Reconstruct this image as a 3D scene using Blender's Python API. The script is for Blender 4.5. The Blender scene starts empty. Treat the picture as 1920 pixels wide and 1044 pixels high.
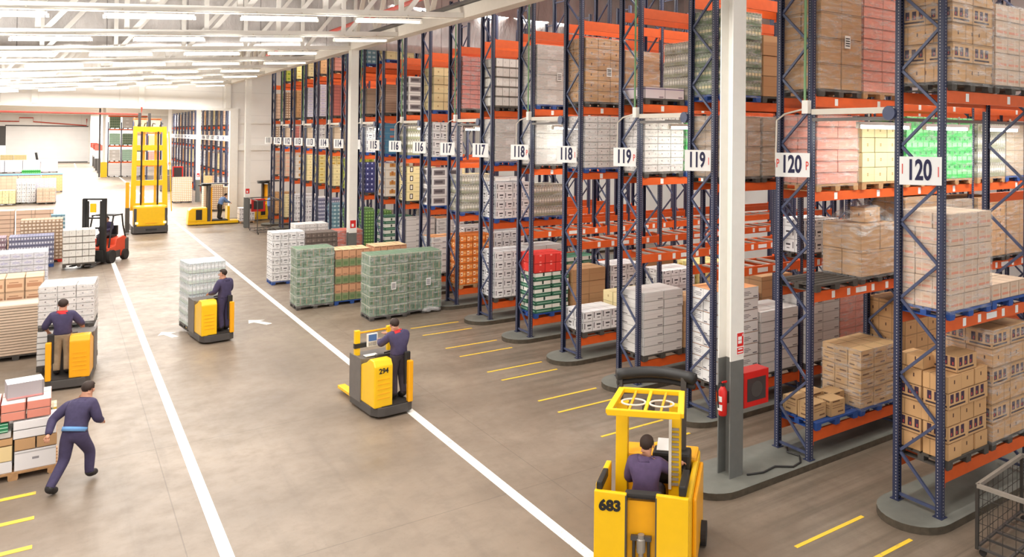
import bpy, bmesh, math, random
from mathutils import Vector, Matrix
R = random.Random(7)
C = bpy.context.scene.collection
PI = math.pi

# ------------------------------------------------------------------ camera
F, CX, CY, YAW, PITCH, ROLL, H = 1444.6, 1200., 241., .6439, .0097, .0094, 6.0
fw = Vector((math.sin(YAW) * math.cos(PITCH), math.cos(YAW) * math.cos(PITCH), math.sin(PITCH)))
r0 = Vector((math.cos(YAW), -math.sin(YAW), 0)); u0 = r0.cross(fw)
rr = r0 * math.cos(ROLL) + u0 * math.sin(ROLL); uu = -r0 * math.sin(ROLL) + u0 * math.cos(ROLL)
cam = bpy.data.cameras.new('camera'); co = bpy.data.objects.new('camera', cam); C.objects.link(co)
m = Matrix((rr, uu, -fw)).transposed().to_4x4(); m.translation = (0, 0, H); co.matrix_world = m
cam.sensor_fit = 'HORIZONTAL'; cam.sensor_width = 36; cam.lens = F * 36 / 1920
cam.shift_x = (960 - CX) / 1920; cam.shift_y = (CY - 522) / 1920
cam.clip_start = .1; cam.clip_end = 600
bpy.context.scene.camera = co

# ------------------------------------------------------------------ materials
def lin(c):
    return tuple(((x / 255) / 12.92 if x / 255 <= .04045 else ((x / 255 + .055) / 1.055) ** 2.4) for x in c)
class NT:
    def __init__(s, name):
        s.m = bpy.data.materials.new(name); s.m.use_nodes = True; s.t = s.m.node_tree; s.n = s.t.nodes; s.n.clear()
        s.out = s.n.new('ShaderNodeOutputMaterial')
    def node(s, typ, **kw):
        n = s.n.new(typ)
        for k, v in kw.items(): setattr(n, k, v)
        return n
    def l(s, a, b): s.t.links.new(a, b)
    def inp(s, sock, v):
        if isinstance(v, bpy.types.NodeSocket): s.l(v, sock)
        elif v is not None: sock.default_value = v
    def math(s, op, a, b=None, c=None):
        n = s.node('ShaderNodeMath', operation=op)
        for i, v in enumerate((a, b, c)): s.inp(n.inputs[i], v)
        return n.outputs[0]
    def mix(s, f, a, b):
        n = s.node('ShaderNodeMix', data_type='RGBA')
        s.inp(n.inputs[0], f)
        for i, v in ((6, a), (7, b)): s.inp(n.inputs[i], (*v, 1) if isinstance(v, tuple) and len(v) == 3 else v)
        return n.outputs[2]
    def noise(s, vec, scale, detail=3, rough=.55):
        n = s.node('ShaderNodeTexNoise'); n.inputs['Scale'].default_value = scale; n.inputs['Detail'].default_value = detail; n.inputs['Roughness'].default_value = rough
        if vec is not None: s.l(vec, n.inputs['Vector'])
        return n.outputs[0]
    def ramp(s, v, lo, hi, a=0., b=1.):
        n = s.node('ShaderNodeMapRange'); s.inp(n.inputs[0], v)
        for i, x in ((1, lo), (2, hi), (3, a), (4, b)): n.inputs[i].default_value = x
        return n.outputs[0]
    def bsdf(s, col, rough=.6, metal=0., bump=None, bstr=.2, bdist=.01, **kw):
        b = s.node('ShaderNodeBsdfPrincipled')
        s.inp(b.inputs['Base Color'], (*col, 1) if isinstance(col, tuple) and len(col) == 3 else col)
        s.inp(b.inputs['Roughness'], rough); b.inputs['Metallic'].default_value = metal
        for k, v in kw.items(): b.inputs[k].default_value = v
        if bump is not None:
            q = s.node('ShaderNodeBump'); q.inputs['Strength'].default_value = bstr; q.inputs['Distance'].default_value = bdist
            s.l(bump, q.inputs['Height']); s.l(q.outputs[0], b.inputs['Normal'])
        s.l(b.outputs[0], s.out.inputs[0]); return b

def plain(name, rgb, rough=.5, metal=0., vary=.12, scale=6.):
    t = NT(name); tc = t.node('ShaderNodeTexCoord'); c = lin(rgb)
    f = t.ramp(t.noise(tc.outputs['Object'], scale), .3, .7)
    t.bsdf(t.mix(f, tuple(x * (1 - vary) for x in c), c), rough, metal)
    return t.m
def emit(name, rgb, strength):
    t = NT(name); e = t.node('ShaderNodeEmission'); e.inputs[0].default_value = (*lin(rgb), 1); e.inputs[1].default_value = strength
    t.l(e.outputs[0], t.out.inputs[0]); return t.m

def goods(name, rgb, cell, marks=(), seam=.5, rgb2=None, top=None, rough=.75, seamw=.012, vary=.1, gloss_noise=False):
    """printed cartons / packs: cell = carton size in metres, marks = (u0,u1,v0,v1,rgb) printed on every side face"""
    t = NT(name); tc = t.node('ShaderNodeTexCoord'); oi = t.node('ShaderNodeObjectInfo')
    sp = t.node('ShaderNodeSeparateXYZ'); t.l(tc.outputs['Object'], sp.inputs[0])
    sn = t.node('ShaderNodeSeparateXYZ'); t.l(tc.outputs['Normal'], sn.inputs[0])
    fx = t.math('GREATER_THAN', t.math('ABSOLUTE', sn.outputs[0]), .6)
    fz = t.math('GREATER_THAN', t.math('ABSOLUTE', sn.outputs[2]), .6)
    x = t.math('DIVIDE', sp.outputs[0], cell[0]); y = t.math('DIVIDE', sp.outputs[1], cell[1]); z = t.math('DIVIDE', sp.outputs[2], cell[2])
    a = t.node('ShaderNodeMix'); t.l(fx, a.inputs[0]); t.l(x, a.inputs[2]); t.l(y, a.inputs[3]); u = a.outputs[0]
    b = t.node('ShaderNodeMix'); t.l(fz, b.inputs[0]); t.l(z, b.inputs[2]); t.l(y, b.inputs[3]); v = b.outputs[0]
    u = t.math('ADD', u, .0005); v = t.math('ADD', v, .0005)
    fu = t.math('FRACT', u); fv = t.math('FRACT', v)
    cmb = t.node('ShaderNodeCombineXYZ'); t.l(t.math('FLOOR', u), cmb.inputs[0]); t.l(t.math('FLOOR', v), cmb.inputs[1]); t.l(oi.outputs['Random'], cmb.inputs[2])
    wn = t.node('ShaderNodeTexWhiteNoise'); t.l(cmb.outputs[0], wn.inputs[0])
    base = lin(rgb); col = (*base, 1)
    if rgb2: col = t.mix(t.math('GREATER_THAN', t.math('MODULO', t.math('FLOOR', v), 2.), .5), base, lin(rgb2))
    cc = t.node('ShaderNodeMix', data_type='RGBA', blend_type='MULTIPLY'); cc.inputs[0].default_value = 1
    t.inp(cc.inputs[6], col)
    k = t.ramp(wn.outputs[0], 0, 1, 1 - vary, 1.); g = t.node('ShaderNodeCombineColor')
    for i in range(3): t.l(k, g.inputs[i])
    t.l(g.outputs[0], cc.inputs[7]); col = cc.outputs[2]
    if top: col = t.mix(fz, col, lin(top))
    side = t.math('SUBTRACT', 1., fz)
    for (a0, a1, b0, b1, mc) in marks:
        mu = t.math('COMPARE', fu, (a0 + a1) / 2, (a1 - a0) / 2); mv = t.math('COMPARE', fv, (b0 + b1) / 2, (b1 - b0) / 2)
        col = t.mix(t.math('MULTIPLY', t.math('MULTIPLY', mu, mv), side), col, lin(mc))
    du = t.math('MINIMUM', fu, t.math('SUBTRACT', 1., fu)); dv = t.math('MINIMUM', fv, t.math('SUBTRACT', 1., fv))
    s1 = t.math('LESS_THAN', du, seamw / cell[0]); s2 = t.math('LESS_THAN', dv, seamw / cell[2])
    sm = t.math('MAXIMUM', s1, s2)
    col = t.mix(t.math('MULTIPLY', sm, seam), col, tuple(x * .25 for x in base))
    t.bsdf(col, rough, bump=t.noise(tc.outputs['Object'], 9.), bstr=.15)
    return t.m

def dotted(name, rgb, pitch=.05):
    """rack upright: painted steel with the rows of punched slots"""
    t = NT(name); tc = t.node('ShaderNodeTexCoord'); sp = t.node('ShaderNodeSeparateXYZ'); t.l(tc.outputs['Object'], sp.inputs[0])
    sn = t.node('ShaderNodeSeparateXYZ'); t.l(tc.outputs['Normal'], sn.inputs[0])
    fx = t.math('GREATER_THAN', t.math('ABSOLUTE', sn.outputs[0]), .6)
    a = t.node('ShaderNodeMix'); t.l(fx, a.inputs[0]); t.l(sp.outputs[0], a.inputs[2]); t.l(sp.outputs[1], a.inputs[3])
    au = t.math('ABSOLUTE', a.outputs[0])
    mk = t.math('MULTIPLY', t.math('COMPARE', t.math('FRACT', t.math('DIVIDE', sp.outputs[2], pitch)), .5, .2), t.math('COMPARE', a.outputs[0], .012, .008))
    c = lin(rgb)
    t.bsdf(t.mix(mk, c, lin((170, 166, 164))), .45)
    return t.m

M = {}
def concrete():
    t = NT('concrete_floor'); g = t.node('ShaderNodeNewGeometry'); P = g.outputs['Position']
    n1 = t.noise(P, .35, 5, .6); n2 = t.noise(P, 2.3, 6, .65)
    mp = t.node('ShaderNodeMapping'); mp.inputs['Scale'].default_value = (3., .25, 1); t.l(P, mp.inputs[0]); n3 = t.noise(mp.outputs[0], 1.2, 4)
    mp2 = t.node('ShaderNodeMapping'); mp2.inputs['Scale'].default_value = (.16, 4.2, 1); mp2.inputs['Rotation'].default_value = (0, 0, .05); t.l(P, mp2.inputs[0]); n4 = t.noise(mp2.outputs[0], 1., 5, .6)
    col = t.mix(t.ramp(n1, .35, .68), lin((122, 107, 92)), lin((150, 134, 118)))
    col = t.mix(t.ramp(n2, .45, .75, 0, .45), col, lin((110, 97, 84)))
    col = t.mix(t.ramp(n3, .55, .75, 0, .35), col, lin((104, 92, 81)))
    sp = t.node('ShaderNodeSeparateXYZ'); t.l(P, sp.inputs[0])
    # tyre-worn grey lanes by the rack ends
    lane = t.math('MULTIPLY', t.ramp(sp.outputs[0], 7.6, 9.6), t.ramp(n4, .4, .62, .1, .9))
    col = t.mix(lane, col, lin((106, 94, 80)))
    n6 = t.noise(P, 14., 4, .7); col = t.mix(t.ramp(n6, .58, .8, 0, .4), col, lin((86, 76, 66)))
    jx = t.math('COMPARE', t.math('FRACT', t.math('DIVIDE', t.math('ADD', sp.outputs[0], 1.2), 5.4)), .5, .0016)
    jy = t.math('COMPARE', t.math('FRACT', t.math('DIVIDE', t.math('ADD', sp.outputs[1], 2.1), 5.5)), .5, .0018)
    col = t.mix(t.math('MULTIPLY', t.math('MAXIMUM', jx, jy), .5), col, lin((92, 82, 72)))
    t.bsdf(col, t.ramp(n2, .3, .7, .32, .5), bump=n2, bstr=.05)
    return t.m
def foil():
    t = NT('foil_insulation'); tc = t.node('ShaderNodeTexCoord'); g = t.node('ShaderNodeNewGeometry')
    mp = t.node('ShaderNodeMapping'); mp.inputs['Scale'].default_value = (1.3, 1, .5); mp.inputs['Rotation'].default_value = (0, .5, 0); t.l(g.outputs['Position'], mp.inputs[0])
    n = t.noise(mp.outputs[0], .9, 5, .6)
    sp = t.node('ShaderNodeSeparateXYZ'); t.l(g.outputs['Position'], sp.inputs[0])
    j = t.math('COMPARE', t.math('FRACT', t.math('DIVIDE', sp.outputs[0], 2.4)), .5, .006)
    col = t.mix(t.ramp(n, .3, .7), lin((192, 188, 186)), lin((226, 222, 220)))
    t.bsdf(t.mix(j, col, lin((150, 146, 144))), .38, .25, bump=n, bstr=.7, bdist=.2)
    return t.m
def film():
    t = NT('stretch_film'); tc = t.node('ShaderNodeTexCoord')
    mp = t.node('ShaderNodeMapping'); mp.inputs['Scale'].default_value = (1.5, 1.5, 7); mp.inputs['Rotation'].default_value = (.25, .2, 0); t.l(tc.outputs['Object'], mp.inputs[0])
    n = t.noise(mp.outputs[0], 2., 5, .65)
    tr = t.node('ShaderNodeBsdfTransparent'); b = t.node('ShaderNodeBsdfPrincipled')
    b.inputs['Base Color'].default_value = (.95, .94, .93, 1); b.inputs['Roughness'].default_value = .2
    q = t.node('ShaderNodeBump'); q.inputs['Strength'].default_value = .9; q.inputs['Distance'].default_value = .06; t.l(n, q.inputs['Height']); t.l(q.outputs[0], b.inputs['Normal'])
    mx = t.node('ShaderNodeMixShader'); t.l(t.ramp(n, .42, .78, .05, .55), mx.inputs[0]); t.l(tr.outputs[0], mx.inputs[1]); t.l(b.outputs[0], mx.inputs[2]); t.l(mx.outputs[0], t.out.inputs[0])
    return t.m
def brick_panel(name, rgb, px=None, pz=None):
    t = NT(name); g = t.node('ShaderNodeNewGeometry'); sp = t.node('ShaderNodeSeparateXYZ'); t.l(g.outputs['Position'], sp.inputs[0])
    j = t.math('COMPARE', t.math('FRACT', t.math('DIVIDE', sp.outputs[2], pz or 1.1)), .5, .01)
    if px: j = t.math('MAXIMUM', j, t.math('COMPARE', t.math('FRACT', t.math('DIVIDE', sp.outputs[0], px)), .5, .006))
    n = t.noise(g.outputs['Position'], .5)
    c = lin(rgb)
    t.bsdf(t.mix(t.math('MULTIPLY', j, .35), t.mix(t.ramp(n, .3, .7), tuple(x * .93 for x in c), c), tuple(x * .6 for x in c)), .5)
    return t.m
M['floor'] = concrete(); M['foil'] = foil(); M['film'] = film()
M['wallw'] = brick_panel('white_wall_panel', (244, 241, 236), 6., 1.6)
M['doorw'] = brick_panel('white_door_panel', (242, 240, 238), None, 1.7)
M['blue'] = dotted('navy_upright', (44, 50, 78)); M['bluep'] = plain('navy_brace', (74, 82, 112), .4)
M['orange'] = plain('orange_beam', (230, 98, 38), .45, vary=.1)
M['galv'] = plain('galvanised_bar', (168, 160, 150), .4, .4)
M['white'] = plain('white_paint', (240, 237, 230), .5, vary=.04); M['cream'] = plain('cream_steel', (222, 214, 200), .5, vary=.05)
M['greyp'] = plain('grey_paint', (112, 113, 110), .55); M['kerb'] = plain('grey_kerb_paint', (122, 122, 114), .6, vary=.2, scale=3)
M['kerbside'] = plain('worn_kerb_edge', (86, 76, 62), .8, vary=.4, scale=8)
M['yellow'] = plain('yellow_paint', (252, 200, 22), .35, vary=.05); M['yellow2'] = plain('orange_yellow_paint', (250, 176, 22), .35, vary=.05)
def worn(name, rgb):
    t = NT(name); g = t.node('ShaderNodeNewGeometry'); n = t.noise(g.outputs['Position'], 5., 6, .7)
    t.bsdf(t.mix(t.ramp(n, .6, .68, 0, .7), lin(rgb), lin((150, 136, 120))), .5); return t.m
M['linew'] = worn('white_floor_line', (244, 240, 232)); M['liney'] = worn('yellow_floor_line', (244, 200, 60))
M['black'] = plain('black_plastic', (38, 36, 35), .5); M['dark'] = plain('dark_grey_steel', (78, 74, 72), .45); M['rubber'] = plain('rubber', (46, 42, 40), .85)
M['midgrey'] = plain('mid_grey_steel', (112, 106, 102), .5)
M['red'] = plain('red_paint', (214, 34, 30), .4, vary=.06); M['forkred'] = plain('forklift_red', (228, 78, 44), .4, vary=.06); M['signred'] = plain('sign_red', (220, 40, 36), .5, vary=.02)
M['rustred'] = plain('red_pipe_paint', (196, 76, 62), .45)
M['paper'] = plain('white_paper', (244, 243, 240), .6, vary=.03); M['ink'] = plain('navy_ink', (28, 26, 66), .6, vary=.0); M['inkblack'] = plain('black_ink', (30, 28, 30), .6, vary=.0)
M['signtxt'] = plain('red_ink', (222, 74, 60), .6, vary=0.)
M['wood'] = plain('pallet_wood', (196, 150, 104), .75, vary=.3, scale=12); M['pblue'] = plain('pallet_blue', (44, 84, 160), .6, vary=.25, scale=9); M['pdark'] = plain('pallet_dark', (84, 78, 72), .75, vary=.3, scale=9); M['pred'] = plain('pallet_red', (214, 52, 36), .6)
M['skin'] = plain('skin', (206, 150, 122), .55); M['hair'] = plain('dark_hair', (52, 36, 28), .7); M['navycloth'] = plain('navy_cloth', (70, 62, 94), .85, vary=.2, scale=14); M['darkcloth'] = plain('charcoal_cloth', (70, 62, 72), .85, vary=.2, scale=14)
M['plum'] = plain('plum_cloth', (92, 74, 108), .85, vary=.2, scale=14); M['khaki'] = plain('khaki_cloth', (178, 156, 128), .85, vary=.18, scale=14); M['bluecloth'] = plain('blue_cloth', (112, 144, 196), .85); M['collar'] = plain('red_collar', (206, 40, 44), .8); M['shoe'] = plain('black_shoe', (40, 36, 36), .6); M['belt'] = plain('light_blue_band', (110, 160, 214), .8)
M['screen'] = emit('lit_screen', (96, 120, 160), .8); M['tube'] = emit('fluorescent_tube', (255, 250, 240), 6.); M['lamp'] = emit('amber_headlight', (255, 214, 120), 4.)
M['tubebig'] = emit('aisle_fluorescent_tube', (250, 255, 244), 30.)
M['wire'] = plain('dark_wire', (74, 70, 66), .5, .5)
def glass():
    t = NT('dark_glass'); t.bsdf((.06, .05, .05), .15); return t.m
M['glass'] = glass()

# ------------------------------------------------------------------ mesh helpers
class MB:
    def __init__(s): s.v = []; s.f = []; s.mi = []; s.cur = 0
    def add(s, vs, fs):
        k = len(s.v); s.v += [tuple(v) for v in vs]; s.f += [[i + k for i in f] for f in fs]; s.mi += [s.cur] * len(fs); return s
    def box(s, x0, x1, y0, y1, z0, z1):
        return s.add([(x, y, z) for z in (z0, z1) for y in (y0, y1) for x in (x0, x1)], [(0, 2, 3, 1), (4, 5, 7, 6), (0, 1, 5, 4), (1, 3, 7, 5), (3, 2, 6, 7), (2, 0, 4, 6)])
    def bar(s, p, q, w, h=None, up=(0, 0, 1)):
        p, q = Vector(p), Vector(q); d = (q - p).normalized(); u = Vector(up)
        if abs(d.dot(u)) > .98: u = Vector((0, 1, 0))
        a = d.cross(u).normalized(); b = a.cross(d); h = h or w
        return s.add([o + a * (i * w / 2) + b * (j * h / 2) for o in (p, q) for i, j in ((-1, -1), (1, -1), (1, 1), (-1, 1))], [(0, 3, 2, 1), (4, 5, 6, 7), (0, 1, 5, 4), (1, 2, 6, 5), (2, 3, 7, 6), (3, 0, 4, 7)])
    def tube(s, pts, r, n=8, caps=True):
        pts = [Vector(p) for p in pts]; rs = r if isinstance(r, (list, tuple)) else [r] * len(pts); vs = []; fs = []
        for i, p in enumerate(pts):
            d = (pts[min(i + 1, len(pts) - 1)] - pts[max(i - 1, 0)]).normalized(); u = Vector((0, 0, 1)) if abs(d.z) < .9 else Vector((0, 1, 0))
            a = d.cross(u).normalized(); b = a.cross(d)
            vs += [p + (a * math.cos(2 * PI * k / n) + b * math.sin(2 * PI * k / n)) * rs[i] for k in range(n)]
        for i in range(len(pts) - 1):
            for k in range(n): fs.append((i * n + k, i * n + (k + 1) % n, (i + 1) * n + (k + 1) % n, (i + 1) * n + k))
        if caps: fs += [tuple(range(n))[::-1], tuple(range((len(pts) - 1) * n, len(pts) * n))]
        return s.add(vs, fs)
    def prism(s, pts, axis, a, b):
        """outline pts (2-D) extruded along axis from a to b"""
        def P(p, t): return {'x': (t, p[0], p[1]), 'y': (p[0], t, p[1]), 'z': (p[0], p[1], t)}[axis]
        n = len(pts)
        return s.add([P(p, a) for p in pts] + [P(p, b) for p in pts], [tuple(range(n))[::-1], tuple(range(n, 2 * n))] + [(i, (i + 1) % n, n + (i + 1) % n, n + i) for i in range(n)])
    def ball(s, c, r, sx=1, sy=1, sz=1, n=10, mr=6):
        vs = [(c[0], c[1], c[2] - r * sz)]; fs = []
        for j in range(1, mr):
            t = -PI / 2 + PI * j / mr
            vs += [(c[0] + r * sx * math.cos(t) * math.cos(2 * PI * k / n), c[1] + r * sy * math.cos(t) * math.sin(2 * PI * k / n), c[2] + r * sz * math.sin(t)) for k in range(n)]
        vs.append((c[0], c[1], c[2] + r * sz)); T = len(vs) - 1
        for k in range(n):
            fs.append((0, 1 + (k + 1) % n, 1 + k)); fs.append((T, T - n + k, T - n + (k + 1) % n))
            for j in range(mr - 2): o = 1 + j * n; fs.append((o + k, o + (k + 1) % n, o + n + (k + 1) % n, o + n + k))
        return s.add(vs, fs)
    def mesh(s, name, mats, smooth=False, bevel=0):
        me = bpy.data.meshes.new(name); me.from_pydata(s.v, [], s.f)
        for mt in (mats if isinstance(mats, (list, tuple)) else [mats]): me.materials.append(mt)
        if len(set(s.mi)) > 1: me.polygons.foreach_set('material_index', s.mi)
        bm = bmesh.new(); bm.from_mesh(me)
        bmesh.ops.recalc_face_normals(bm, faces=bm.faces)
        if bevel: bmesh.ops.bevel(bm, geom=[e for e in bm.edges if len(e.link_faces) == 2 and e.calc_face_angle(0) > .6], offset=bevel, segments=2, affect='EDGES', profile=.6)
        bm.to_mesh(me); bm.free()
        if smooth: me.polygons.foreach_set('use_smooth', [True] * len(me.polygons))
        return me
    def build(s, name, mats, parent=None, smooth=False, bevel=0, loc=None):
        return link(name, s.mesh(name, mats, smooth, bevel), parent, loc)
def link(name, me, parent=None, loc=None, rot=None):
    o = bpy.data.objects.new(name, me); C.objects.link(o)
    if parent is not None: o.parent = parent
    if loc is not None: o.location = loc
    if rot is not None: o.rotation_euler = rot
    return o
def B(*a): return MB().box(*a)
def tag(o, label=None, cat=None, group=None, kind=None):
    for k, v in (('label', label), ('category', cat), ('group', group), ('kind', kind)):
        if v: o[k] = v
    return o
def empty(name, loc=(0, 0, 0), rz=0, **kw):
    o = bpy.data.objects.new(name, None); C.objects.link(o); o.location = loc; o.rotation_euler = (0, 0, rz); o.empty_display_size = .2
    return tag(o, **kw)
_cache = {}
def cached(key, fn):
    if key not in _cache: _cache[key] = fn()
    return _cache[key]
def text(s, size, mat, parent, loc, rot, name='number', sx=.72, bold=.012, thick=.004):
    def mk():
        cu = bpy.data.curves.new('t', 'FONT'); cu.body = s; cu.size = size; cu.align_x = 'CENTER'; cu.align_y = 'CENTER'; cu.extrude = thick; cu.offset = bold * size; cu.resolution_u = 4
        o = bpy.data.objects.new('t', cu); C.objects.link(o); dg = bpy.context.evaluated_depsgraph_get()
        me = bpy.data.meshes.new_from_object(o.evaluated_get(dg)); bpy.data.objects.remove(o); bpy.data.curves.remove(cu)
        me.materials.clear(); me.materials.append(mat); return me
    o = link(name, cached(('txt', s, size, mat.name, bold), mk), parent, loc, rot); o.scale = (sx, 1, 1); return o
def structure(name, mb, mat, **kw): return tag(mb.build(name, mat, **kw), kind='structure')

ORD = ['first', 'second', 'third', 'fourth', 'fifth', 'sixth', 'seventh', 'eighth', 'ninth', 'tenth', 'eleventh', 'twelfth']
#@@SHELL
# ------------------------------------------------------------------ building shell
def XZ(y0, y1): pass
structure('floor', B(-40, 40, -12, 200, -.2, 0), M['floor'])
MAIN_END = 60.6
def roof_z(x): return 11.4 + .079 * x
roof = MB(); roof.add([(-40, -12, roof_z(-40)), (40, -12, roof_z(40)), (40, MAIN_END, roof_z(40)), (-40, MAIN_END, roof_z(-40)), (-40, -12, roof_z(-40) + .2), (40, -12, roof_z(40) + .2), (40, MAIN_END, roof_z(40) + .2), (-40, MAIN_END, roof_z(-40) + .2)],
         [(0, 1, 2, 3), (7, 6, 5, 4), (0, 4, 5, 1), (1, 5, 6, 2), (2, 6, 7, 3), (3, 7, 4, 0)])
structure('ceiling', roof, M['foil'])
cu = MB(); n = 90                                                   # hanging foil smoke curtain across the hall, wrinkled
vs = []; fs = []
for j in range(9):
    for k in range(n + 1):
        x = -24 + 64 * k / n; zb = 8.72 + .079 * x if x < 9.5 else 9.45; zt = roof_z(x)
        vs.append((x, 32.1 + .05 * math.sin(k * 1.9 + j * .7) + R.uniform(-.03, .03), zb + (zt - zb) * j / 8))
for j in range(8):
    for k in range(n): a = j * (n + 1) + k; fs.append((a, a + 1, a + n + 2, a + n + 1))
cu.add(vs, fs); o = structure('ceiling_curtain', cu, M['foil'], smooth=True)
sd = o.modifiers.new('s', 'SOLIDIFY'); sd.thickness = .02
w = MB().box(-40, 9.75, MAIN_END, MAIN_END + .3, 7.62, 12.6); w.box(9.75, 40, MAIN_END, MAIN_END + .3, 0, 14.6)
structure('wall_end', w, M['wallw'])
t = MB().box(-40, 9.95, MAIN_END - .14, MAIN_END, 7.5, 7.68); t.box(9.45, 9.95, MAIN_END - .16, MAIN_END + .4, 0, 7.62); t.box(9.95, 40, MAIN_END - .1, MAIN_END, 6.62, 6.72); t.box(9.95, 40, MAIN_END - .12, MAIN_END, 4.72, 5.1)
for x in (-7.5, -1.35, 4.2, 9.3): t.box(x - .16, x + .16, MAIN_END - .2, MAIN_END, 7.68, 9.6)
structure('trim_1', t, M['white'])
structure('wall_side', B(27, 27.3, -12, 61, 0, 14), M['wallw'])
FE = 181.
w = MB().box(-40, -8.1, FE, FE + .3, 6.75, 12); w.box(-40, -13, FE, FE + .3, 0, 6.75); w.box(4.05, 40, FE, FE + .3, 0, 12); w.box(-8.1, 4.05, FE, FE + .3, 6.75, 12)
structure('wall_far', w, M['wallw'])
structure('door_1', B(-8.1, 4.05, FE + .05, FE + .2, .15, 6.75), M['doorw'])
t = MB().box(-8.2, 4.1, FE - .1, FE, 6.75, 6.95); t.box(-8.1, 4.05, FE - .05, FE, 0, .18)
structure('trim_2', t, M['dark'])
structure('window_1', B(-13, -8.1, FE + .1, FE + .2, 3.2, 6.75), M['dark'])
structure('ceiling_far', B(-40, 40, MAIN_END + .3, FE + .3, 9.0, 9.2), M['white'])
w = MB().box(4.2, 40, 172, 172.3, 0, 9); structure('wall_back_bay', w, M['wallw'])
# sloping roof trusses, girder and columns
TR = [15.5, 20.95, 26.4, 31.85, 37.3, 42.75, 48.2, 53.65, 59.1]
for q, y in enumerate(TR):
    tr = empty('roof_truss', (0, y, 0), kind='structure'); cz = lambda x: 8.72 + .079 * x
    MB().bar((-24, 0, cz(-24)), (9.5, 0, cz(9.5)), .16, .14).build('chord', M['white'], tr)
    MB().bar((-24, 0, cz(-24) + 2.3), (9.5, 0, cz(9.5) + 2.3), .16, .16).build('chord', M['white'], tr)
    wb = MB()
    for k in range(18):
        x = 9.45 - 2.0 * k
        wb.bar((x, 0, cz(x)), (x, 0, cz(x) + 2.3), .12, .1); wb.bar((x - 1.88, .0, cz(x - 1.88)), (x - .1, 0, cz(x) + 2.3), .1, .12)
    wb.build('web', M['white'], tr)
    MB().tube([(-24, -.12, cz(-24) - .1), (9.4, -.12, cz(9.4) - .1)], .025, 6).build('conduit', M['cream'], tr)
gd = empty('roof_girder', (9.42, 0, 0), kind='structure')
MB().box(-.17, .17, -6, 60.5, 9.36, 9.72).build('chord', M['cream'], gd)
wb = MB()
for k in range(25):
    y = -5 + 2.62 * k; wb.bar((0, y, 9.72), (0, y + 1.3, 11.9), .14, .1); wb.bar((0, y + 1.3, 11.9), (0, y + 2.6, 9.72), .14, .1)
wb.build('web', M['cream'], gd); MB().box(-.35, -.12, -6, 60, 9.74, 9.8).build('cable_tray', M['dark'], gd)
tag(MB().tube([(8.55, 14, 10.05), (8.55, 44, 10.05)], .07, 10).build('sprinkler_pipe', M['rustred']), 'red pipe running beside the roof girder', 'pipe')
def column(name, x, y, ztop, zg, far=False):
    c = empty(name, (x, y, 0), kind='structure')
    for nm, z0, z1, mt in (('base_section', .0, zg, M['greyp']), ('upper_section', zg, ztop, M['white'])):
        b = MB().box(-.155, .155, -.16, -.135, z0, z1); b.box(-.155, .155, .135, .16, z0, z1); b.box(.02, .05, -.135, .135, z0, z1); b.build(nm, mt, c)
    return c
column('column', 9.41, 9.83, 9.36, 2.13); column('column', 9.41, 31.85, 9.36, 2.0); column('column', 9.41, 53.8, 9.36, 1.9)
for y in (75.7, 97.6): column('column', 9.41, y, 9.0, 1.9)
column('column', 4.45, 122.5, 9.0, 1.9)
tag(MB().box(4.1, 4.8, 122.1, 122.35, 0, 1.95).build('column_guard', M['yellow']), 'yellow guard plate around the foot of the far white column', 'column guard')
tag(MB().tube([(3.9, 120, 8.9), (3.9, 120, .1)], .1, 8).build('drain_pipe', M['dark']), 'dark vertical pipe beside the far white column', 'pipe')
tag(MB().tube([(-24, 60.3, 7.12), (4.2, 60.3, 7.12), (4.2, 60.3, 7.6)], .06, 8).build('fire_pipe', M['rustred']), 'thin red pipe running across the top of the wide opening', 'pipe')
tag(MB().tube([(-20, FE - .6, 7.6), (-6.2, FE - .6, 7.6), (-6.2, FE - .6, 8.3), (-4.2, FE - .6, 8.3), (-4.2, FE - .6, 7.6), (3.8, FE - .6, 7.0), (3.8, FE - .6, 8.3)], .1, 8).build('heating_pipe', M['rustred']), 'dark red pipe with a square loop above the far white door', 'pipe')
# floor markings
mk = 0
def marking(mb, mat):
    global mk; mk += 1; return structure('floor_marking_%d' % mk, mb, mat)
marking(B(1.87, 2.04, 9, 175, .001, .006), M['linew']); marking(B(6.03, 6.2, 6, 175, .001, .006), M['linew'])
for y in (6.8, 7.67, 11.88, 12.76, 14.42, 15.29, 17.1, 17.89, 19.57, 20.53, 22.24, 23.24): marking(B(8.68, 10.25, y - .034, y + .034, .001, .005), M['liney'])
for y in (14.15, 15.2, 16.22): marking(B(-1.6, -.26, y - .06, y + .06, .001, .005), M['liney'])
def arrow(x, y, a, s):
    p = [(0, .5), (.28, .1), (.1, .1), (.1, -.5), (-.1, -.5), (-.1, .1), (-.28, .1)]
    return MB().prism([(x + s * (u * math.cos(a) - v * math.sin(a)), y + s * (u * math.sin(a) + v * math.cos(a))) for u, v in p], 'z', .001, .005)
marking(arrow(5.07, 26.75, .45, 1.0), M['linew']); marking(arrow(2.6, 26.6, .3, .9), M['linew'])

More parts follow.
